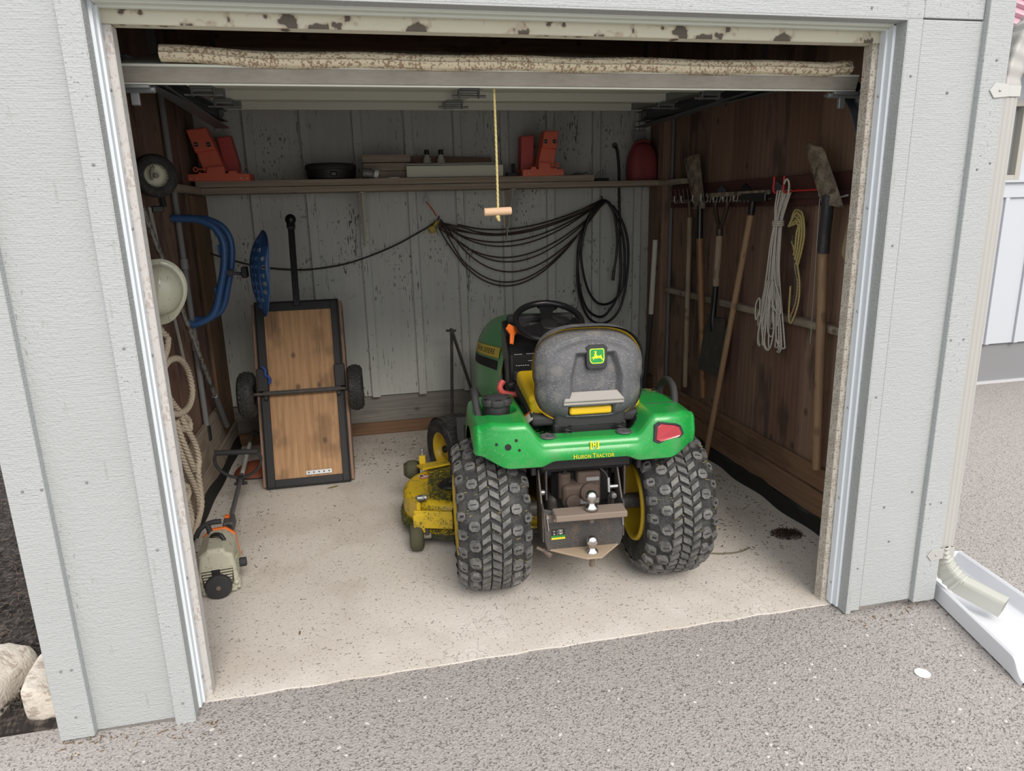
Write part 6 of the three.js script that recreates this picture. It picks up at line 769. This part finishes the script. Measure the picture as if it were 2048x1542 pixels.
{ // transaxle seen through the hitch box
  const X = grp('transaxle', TR);
  mesh('housing', [mv(rbox(0.16, 0.10, 0.14, 0.02), -0.02, 0.455, 0.13), mv(rbox(0.10, 0.07, 0.09, 0.012), 0.015, 0.515, 0.13), mv(cyl(0.026, 0.11, 18, 0.004), -0.085, 0.49, 0.15), mv(cyl(0.04, 0.02, 18, 0.003).rotateX(Math.PI / 2), 0.01, 0.475, 0.205), mv(cyl(0.03, 0.05, 18, 0.003).rotateX(Math.PI / 2), -0.06, 0.44, 0.19)], M.gunk, X);
  mesh('label_plate', [mv(cbox(0.10, 0.022, 0.002, 0.0005), -0.0, 0.435, 0.2025), mv(cbox(0.055, 0.016, 0.002, 0.0005), 0.03, 0.52, 0.1765)], M.grey, X);
  for (const g of [rod([0.09, 0.49, 0.2], [0.13, 0.49, 0.2], 0.008), rod([0.09, 0.47, 0.21], [0.09, 0.53, 0.2], 0.006), mv(cyl(0.012, 0.02, 6, 0.001).rotateX(Math.PI / 2), 0.11, 0.455, 0.21), mv(cyl(0.012, 0.02, 6, 0.001).rotateZ(Math.PI / 2), -0.178, 0.47, 0.16)]) mesh('fitting', g, M.zinc, X);
  mesh('oil_line', tube([[-0.10, 0.53, 0.15], [-0.06, 0.57, 0.16], [0.03, 0.575, 0.15], [0.09, 0.53, 0.16], [0.10, 0.47, 0.18]], 0.006, { rad: 8 }), M.black, X);
  for (const k of [-1, 1]) mesh('hanger_strap', bx(k * 0.165 - 0.004, k * 0.165 + 0.004, 0.44, 0.66, 0.08, 0.18), M.steel, X);
}
{ // hitch box with two tow balls
  const H = grp('hitch', TR, [-0.03, 0, 0.265]);
  mesh('rear_plate', ext([[-0.168, 0.445], [-0.160, 0.30], [-0.150, 0.262], [0.150, 0.262], [0.160, 0.29], [0.168, 0.445], [0.12, 0.432], [-0.12, 0.432]], 0.008, 0.002), M.steel, H);
  for (const k of [-1, 1]) mesh('side_plate', ext([[0, 0.30], [0, 0.447], [-0.03, 0.455], [-0.11, 0.585], [-0.13, 0.585], [-0.13, 0.30]], 0.008, 0.002).rotateY(-Math.PI / 2).scale(-1, 1, 1).translate(k * 0.166 - 0.004, 0, 0.004), M.steel, H);
  mesh('step_bar', [mv(cbox(0.288, 0.026, 0.082, 0.004), 0.014, 0.432, 0.044)], plain(0.205, 0.16, 0.128, 0.85), H); mesh('backing_strip', [mv(cbox(0.30, 0.034, 0.008, 0.002), 0.0, 0.402, 0.011)], M.rust, H);
  mesh('lower_tongue', ext([[-0.15, 0.0], [-0.012, 0.105], [0.05, 0.105], [0.15, 0.0]], 0.008, 0.002).rotateX(Math.PI / 2).translate(0.0, 0.268, 0.0), plain(0.33, 0.25, 0.175, 0.9), H);
  const bl = (x, y, z) => { const b = grp('tow_ball', H, [x, y, z]); mesh('ball', lathe([[0, 0.05], [0.008, 0.0495], [0.016, 0.045], [0.0215, 0.037], [0.0235, 0.0265], [0.0215, 0.016], [0.015, 0.007], [0.0135, 0.0], [0.015, -0.006], [0.022, -0.012], [0.026, -0.02], [0.026, -0.032], [0, -0.032]], 32), M.chrome, b); mesh('shank', rod([0, -0.03, 0], [0, -0.085, 0], 0.011), M.rust, b); };
  bl(0.02, 0.478, 0.05); bl(0.02, 0.292, 0.062);
  mesh('bolts', [[-0.12, 0.398], [0.12, 0.398], [-0.15, 0.41], [0.15, 0.41]].map(([x, y]) => mv(cyl(0.007, 0.008, 6, 0.001).rotateX(Math.PI / 2), x, y, 0.014)), M.zinc, H);
  for (const [a, b] of [[-0.153, -0.147], [0.155, 0.160]]) mesh('hitch_pin', rod([a, 0.425, 0.015], [b, 0.355, 0.018], 0.0032), M.zinc, H);
  decal('load_label', 0.056, 0.045, (x, W, H2) => { x.fillStyle = '#2a2826'; x.fillRect(0, 0, W, H2 * 0.6); x.fillStyle = '#cfcfcb'; x.font = 'bold 40px sans-serif'; x.fillText('H-', W * 0.15, H2 * 0.28); x.fillText('H-', W * 0.15, H2 * 0.55); x.strokeStyle = '#cfcfcb'; x.lineWidth = 5; for (const y of [0.1, 0.36]) { x.beginPath(); x.moveTo(W * 0.42, H2 * (y + 0.19)); x.lineTo(W * 0.55, H2 * y); x.lineTo(W * 0.82, H2 * y); x.lineTo(W * 0.82, H2 * (y + 0.18)); x.stroke(); x.fillRect(W * 0.6, H2 * (y + 0.07), W * 0.16, H2 * 0.09); } x.fillStyle = '#2c7a35'; x.fillRect(0, H2 * 0.62, W, H2 * 0.2); x.fillStyle = '#d9c62e'; x.fillRect(0, H2 * 0.82, W, H2 * 0.18); }, H, [-0.107, 0.333, 0.0092], [0, 0, 0.02], 256, { solid: true });
  mesh('drain_fitting', [rod([-0.16, 0.25, -0.03], [-0.135, 0.235, 0.0], 0.012), rod([-0.19, 0.262, -0.03], [-0.15, 0.245, -0.02], 0.007)], M.rust, H);
}
// ---- mower deck
{
  const D = grp('mower_deck', TR);
  const o = []; const arc = (x, z, r, a0, a1, n) => { for (let i = 0; i <= n; i++) { const a = lerp(a0, a1, i / n); o.push([x + r * Math.cos(a), z + r * Math.sin(a)]); } };
  arc(-0.49, -0.60, 0.29, Math.PI * 0.5, Math.PI * 1.42, 16); arc(0, -0.75, 0.29, Math.PI * 1.3, Math.PI * 1.7, 8); arc(0.49, -0.60, 0.29, -Math.PI * 0.42, Math.PI * 0.5, 16);
  const shape = o.map(([x, z]) => [x, -z]);
  mesh('deck_shell', ext(shape, 0.155, 0.045, [], 5).rotateX(-Math.PI / 2).translate(0, 0.085, 0), M.yellow, D);
  mesh('deck_rim', ext(o.map(([x, z]) => [x * 1.012, -z * 1.008]), 0.03, 0.006).rotateX(-Math.PI / 2).translate(0, 0.07, 0), M.yellow, D);
  mesh('deck_skirt', ext(o.map(([x, z]) => [x * 1.0, -z]), 0.03, 0.004).rotateX(-Math.PI / 2).translate(0, 0.05, 0), M.steel, D);
  for (const x of [-0.53, 0.53]) { mesh('spindle_cover', [mv(lathe([[0, 0.03], [0.05, 0.028], [0.066, 0.018], [0.07, 0], [0.0, 0]], 32), x, 0.236, -0.55), mv(lathe([[0, 0.02], [0.02, 0.018], [0.024, 0]], 16), x, 0.262, -0.55)], M.black, D); }
  mesh('mount_bracket', [mv(cbox(0.17, 0.012, 0.10, 0.003), -0.61, 0.255, -0.83, -0.1, 0.35), bx(-0.69, -0.655, 0.22, 0.30, -0.90, -0.86)], M.yellow, D);
  mesh('wheel_bracket', [mv(cbox(0.19, 0.09, 0.012, 0.003), -0.63, 0.17, -0.31, 0.0, -0.25), mv(cbox(0.02, 0.10, 0.10, 0.004), -0.715, 0.20, -0.38, 0, 0.4), mv(cbox(0.055, 0.10, 0.03, 0.004), -0.70, 0.15, -0.33)], M.yellow, D);
  mesh('adjust_bolt', [rod([-0.67, 0.28, -0.88], [-0.67, 0.335, -0.88], 0.008), mv(cyl(0.014, 0.012, 6, 0.001), -0.67, 0.305, -0.88), mv(cyl(0.012, 0.014, 12, 0.002), -0.67, 0.33, -0.88)], M.zinc, D);
  mesh('hinge_spring', [mv(cbox(0.05, 0.03, 0.02, 0.004), -0.69, 0.245, -0.40, 0, 0.3), mv(cyl(0.014, 0.05, 16, 0.003).rotateZ(Math.PI / 2), -0.68, 0.255, -0.385)], M.galv, D);
  for (const [x, z] of [[-0.715, -0.345], [0.715, -0.345]]) { const g = grp('gauge_wheel', D, [x, 0.072, z]); mesh('wheel', axX(lathe([[0.0, -0.034], [0.05, -0.034], [0.066, -0.024], [0.071, 0], [0.066, 0.024], [0.05, 0.034], [0, 0.034]], 32)), M.olive, g); mesh('axle_bolt', axX(cyl(0.014, 0.10, 12, 0.002)).translate(Math.sign(-x) * 0.02, 0, 0), M.grime, g); mesh('bracket', [bx(-0.01, 0.01, 0.0, 0.10, -0.012, 0.012)].map((q) => mv(q, Math.sign(-x) * 0.05, 0, 0)), M.steel, g); }
  mesh('front_roller', [axX(lathe([[0, -0.04], [0.04, -0.04], [0.052, -0.02], [0.052, 0.02], [0.04, 0.04], [0, 0.04]], 20)).translate(-0.73, 0.2, -0.93), bx(-0.78, -0.70, 0.17, 0.235, -0.96, -0.90, 0.008)], M.olive, D);
  decal('warning_label', 0.055, 0.055, (x, W, H) => { x.fillStyle = '#ddd8cf'; x.fillRect(0, 0, W, H); x.fillStyle = '#c23a22'; x.fillRect(W * 0.5, 0, W * 0.5, H * 0.3); x.fillRect(0, H * 0.6, W, H * 0.4); x.fillStyle = '#222'; x.fillRect(W * 0.08, H * 0.1, W * 0.34, H * 0.4); x.fillStyle = '#eee'; for (let i = 0; i < 3; i++) x.fillRect(W * 0.1, H * (0.68 + 0.1 * i), W * 0.7, H * 0.04); }, D, [-0.665, 0.243, -0.70], [-Math.PI / 2, 0, 0.15], 128, { solid: true });
  const g = []; for (let i = 0; i < 1500; i++) { const x = -0.50 + rnd(-0.12, 0.1) * 1.2, z = rnd(-0.86, -0.28), d = Math.hypot(x + 0.49, z + 0.6); if (d > 0.255) continue; g.push(mv(new THREE.BoxGeometry(rnd(0.012, 0.032), 0.0015, 0.002), x, 0.243 + rnd(0, 0.014) * (x > -0.52 ? 1.4 : 0.4), z, rnd(-0.4, 0.4), rnd(0, 6.3), rnd(-0.4, 0.4))); }
  for (let i = 0; i < 500; i++) { const a = rnd(Math.PI * 0.5, Math.PI * 1.2); g.push(mv(new THREE.BoxGeometry(rnd(0.01, 0.03), 0.0015, 0.003), -0.49 + 0.297 * Math.cos(a), rnd(0.06, 0.12), -0.60 + 0.297 * Math.sin(a), rnd(-1, 1), rnd(0, 6.3), rnd(-1, 1))); }
  const s = mesh('grass_clippings', g, plain(0.075, 0.085, 0.028, 0.95), D); s.userData.kind = 'stuff';
}
// ================================================================ litter on the floor
{
  const leafG = (s) => { const g = surf((u, v) => { const w = Math.sin(Math.PI * v) * (0.32 + 0.1 * Math.sin(v * 9)); return [(u - 0.5) * 2 * w * s, 0.12 * s * Math.abs(u - 0.5) + 0.1 * s * v * v, (v - 0.5) * 2 * s]; }, 4, 6); return g; };
  const lm = [plain(0.10, 0.06, 0.03, 0.9), plain(0.16, 0.11, 0.05, 0.9), plain(0.24, 0.22, 0.06, 0.9)];
  const spots = [[0.38, -1.94, 0.035, 2, 'curled yellowish dead leaf lying in front of the cart'], [0.92, -2.60, 0.02, 0], [0.72, -2.55, 0.016, 0], [0.83, -2.40, 0.018, 1], [0.64, -2.28, 0.014, 0], [0.78, -2.2, 0.016, 0], [0.98, -2.3, 0.015, 1], [0.7, -2.7, 0.016, 0], [1.05, -2.45, 0.018, 0], [0.58, -2.5, 0.014, 0], [0.4, -1.65, 0.012, 1], [0.43, -1.45, 0.012, 0], [0.3, -0.42, 0.014, 1], [2.28, -0.94, 0.016, 0], [2.3, -1.5, 0.018, 0], [2.45, -1.3, 0.014, 1], [2.4, -1.62, 0.016, 0], [2.55, -1.15, 0.014, 0]];
  spots.forEach(([x, z, s, k, lab]) => { const m = solo('dead_leaf', [leafG(s)], lm[k], lab || 'small dry brown leaf scrap on the concrete floor', 'leaf', lab ? null : 'dry leaf scraps on the floor'); m.position.set(x, 0.002, z); m.rotation.y = rnd(0, 6.3); });
  const g = []; for (let i = 0; i < 420; i++) { const a = rnd(0, 6.3), r = Math.pow(rnd(), 0.7) * 0.06, h = 0.022 * (1 - r / 0.062); g.push(mv(new THREE.CylinderGeometry(0.0012, 0.0008, rnd(0.012, 0.035), 4), 2.62 + r * 1.3 * Math.cos(a), 0.004 + rnd(0, 1) * h, -0.68 + r * Math.sin(a), rnd(-1.5, 1.5), rnd(0, 6), rnd(-1.5, 1.5))); }
  solo('nest_clump', g, plain(0.05, 0.028, 0.018, 0.95), 'dark clump of nest debris on the concrete near the door post', 'debris').userData.kind = 'stuff';
  solo('twig', [tube([[2.15, 0.004, -0.60], [2.22, 0.006, -0.575], [2.30, 0.006, -0.572], [2.37, 0.004, -0.60]], 0.0035, { rad: 6 })], plain(0.14, 0.13, 0.08, 0.9), 'thin curved twig lying on the concrete', 'twig');
  const d = []; for (let i = 0; i < 900; i++) { const q = rnd(); const x = q < 0.55 ? 2.70 - Math.pow(rnd(), 1.6) * 0.5 : q < 0.8 ? rnd(0.5, 1.2) : -0.26 + Math.pow(rnd(), 2) * 0.35, z = q < 0.55 ? rnd(-2.1, -0.5) - 0.3 * Math.pow(rnd(), 2) : q < 0.8 ? rnd(-2.85, -2.1) : rnd(-2.6, -1.0); d.push(mv(new THREE.BoxGeometry(rnd(0.003, 0.018), 0.0015, rnd(0.001, 0.004)), x, 0.0015, z, 0, rnd(0, 6.3), 0)); }
  solo('floor_litter', d, plain(0.05, 0.032, 0.022, 0.95), 'scattered dark crumbs and needles along the floor edges', 'litter').userData.kind = 'stuff';
  const a = []; for (let i = 0; i < 60; i++) { const q = rnd(); a.push(mv(new THREE.BoxGeometry(rnd(0.005, 0.018), 0.002, rnd(0.001, 0.004)), q < 0.5 ? rnd(-0.4, 0.1) : rnd(2.4, 2.9), -0.003, q < 0.5 ? rnd(0.0, 0.08) : rnd(-0.0, 0.1), 0, rnd(0, 6.3), rnd(-0.2, 0.2))); }
  solo('door_litter', a, plain(0.16, 0.10, 0.05, 0.95), 'dry brown leaf crumbs along the foot of the front boards', 'litter').userData.kind = 'stuff';
}
scene.traverse((o) => { if (o.isMesh) { o.castShadow = true; o.receiveShadow = true; } });
renderer.render(scene, camera);
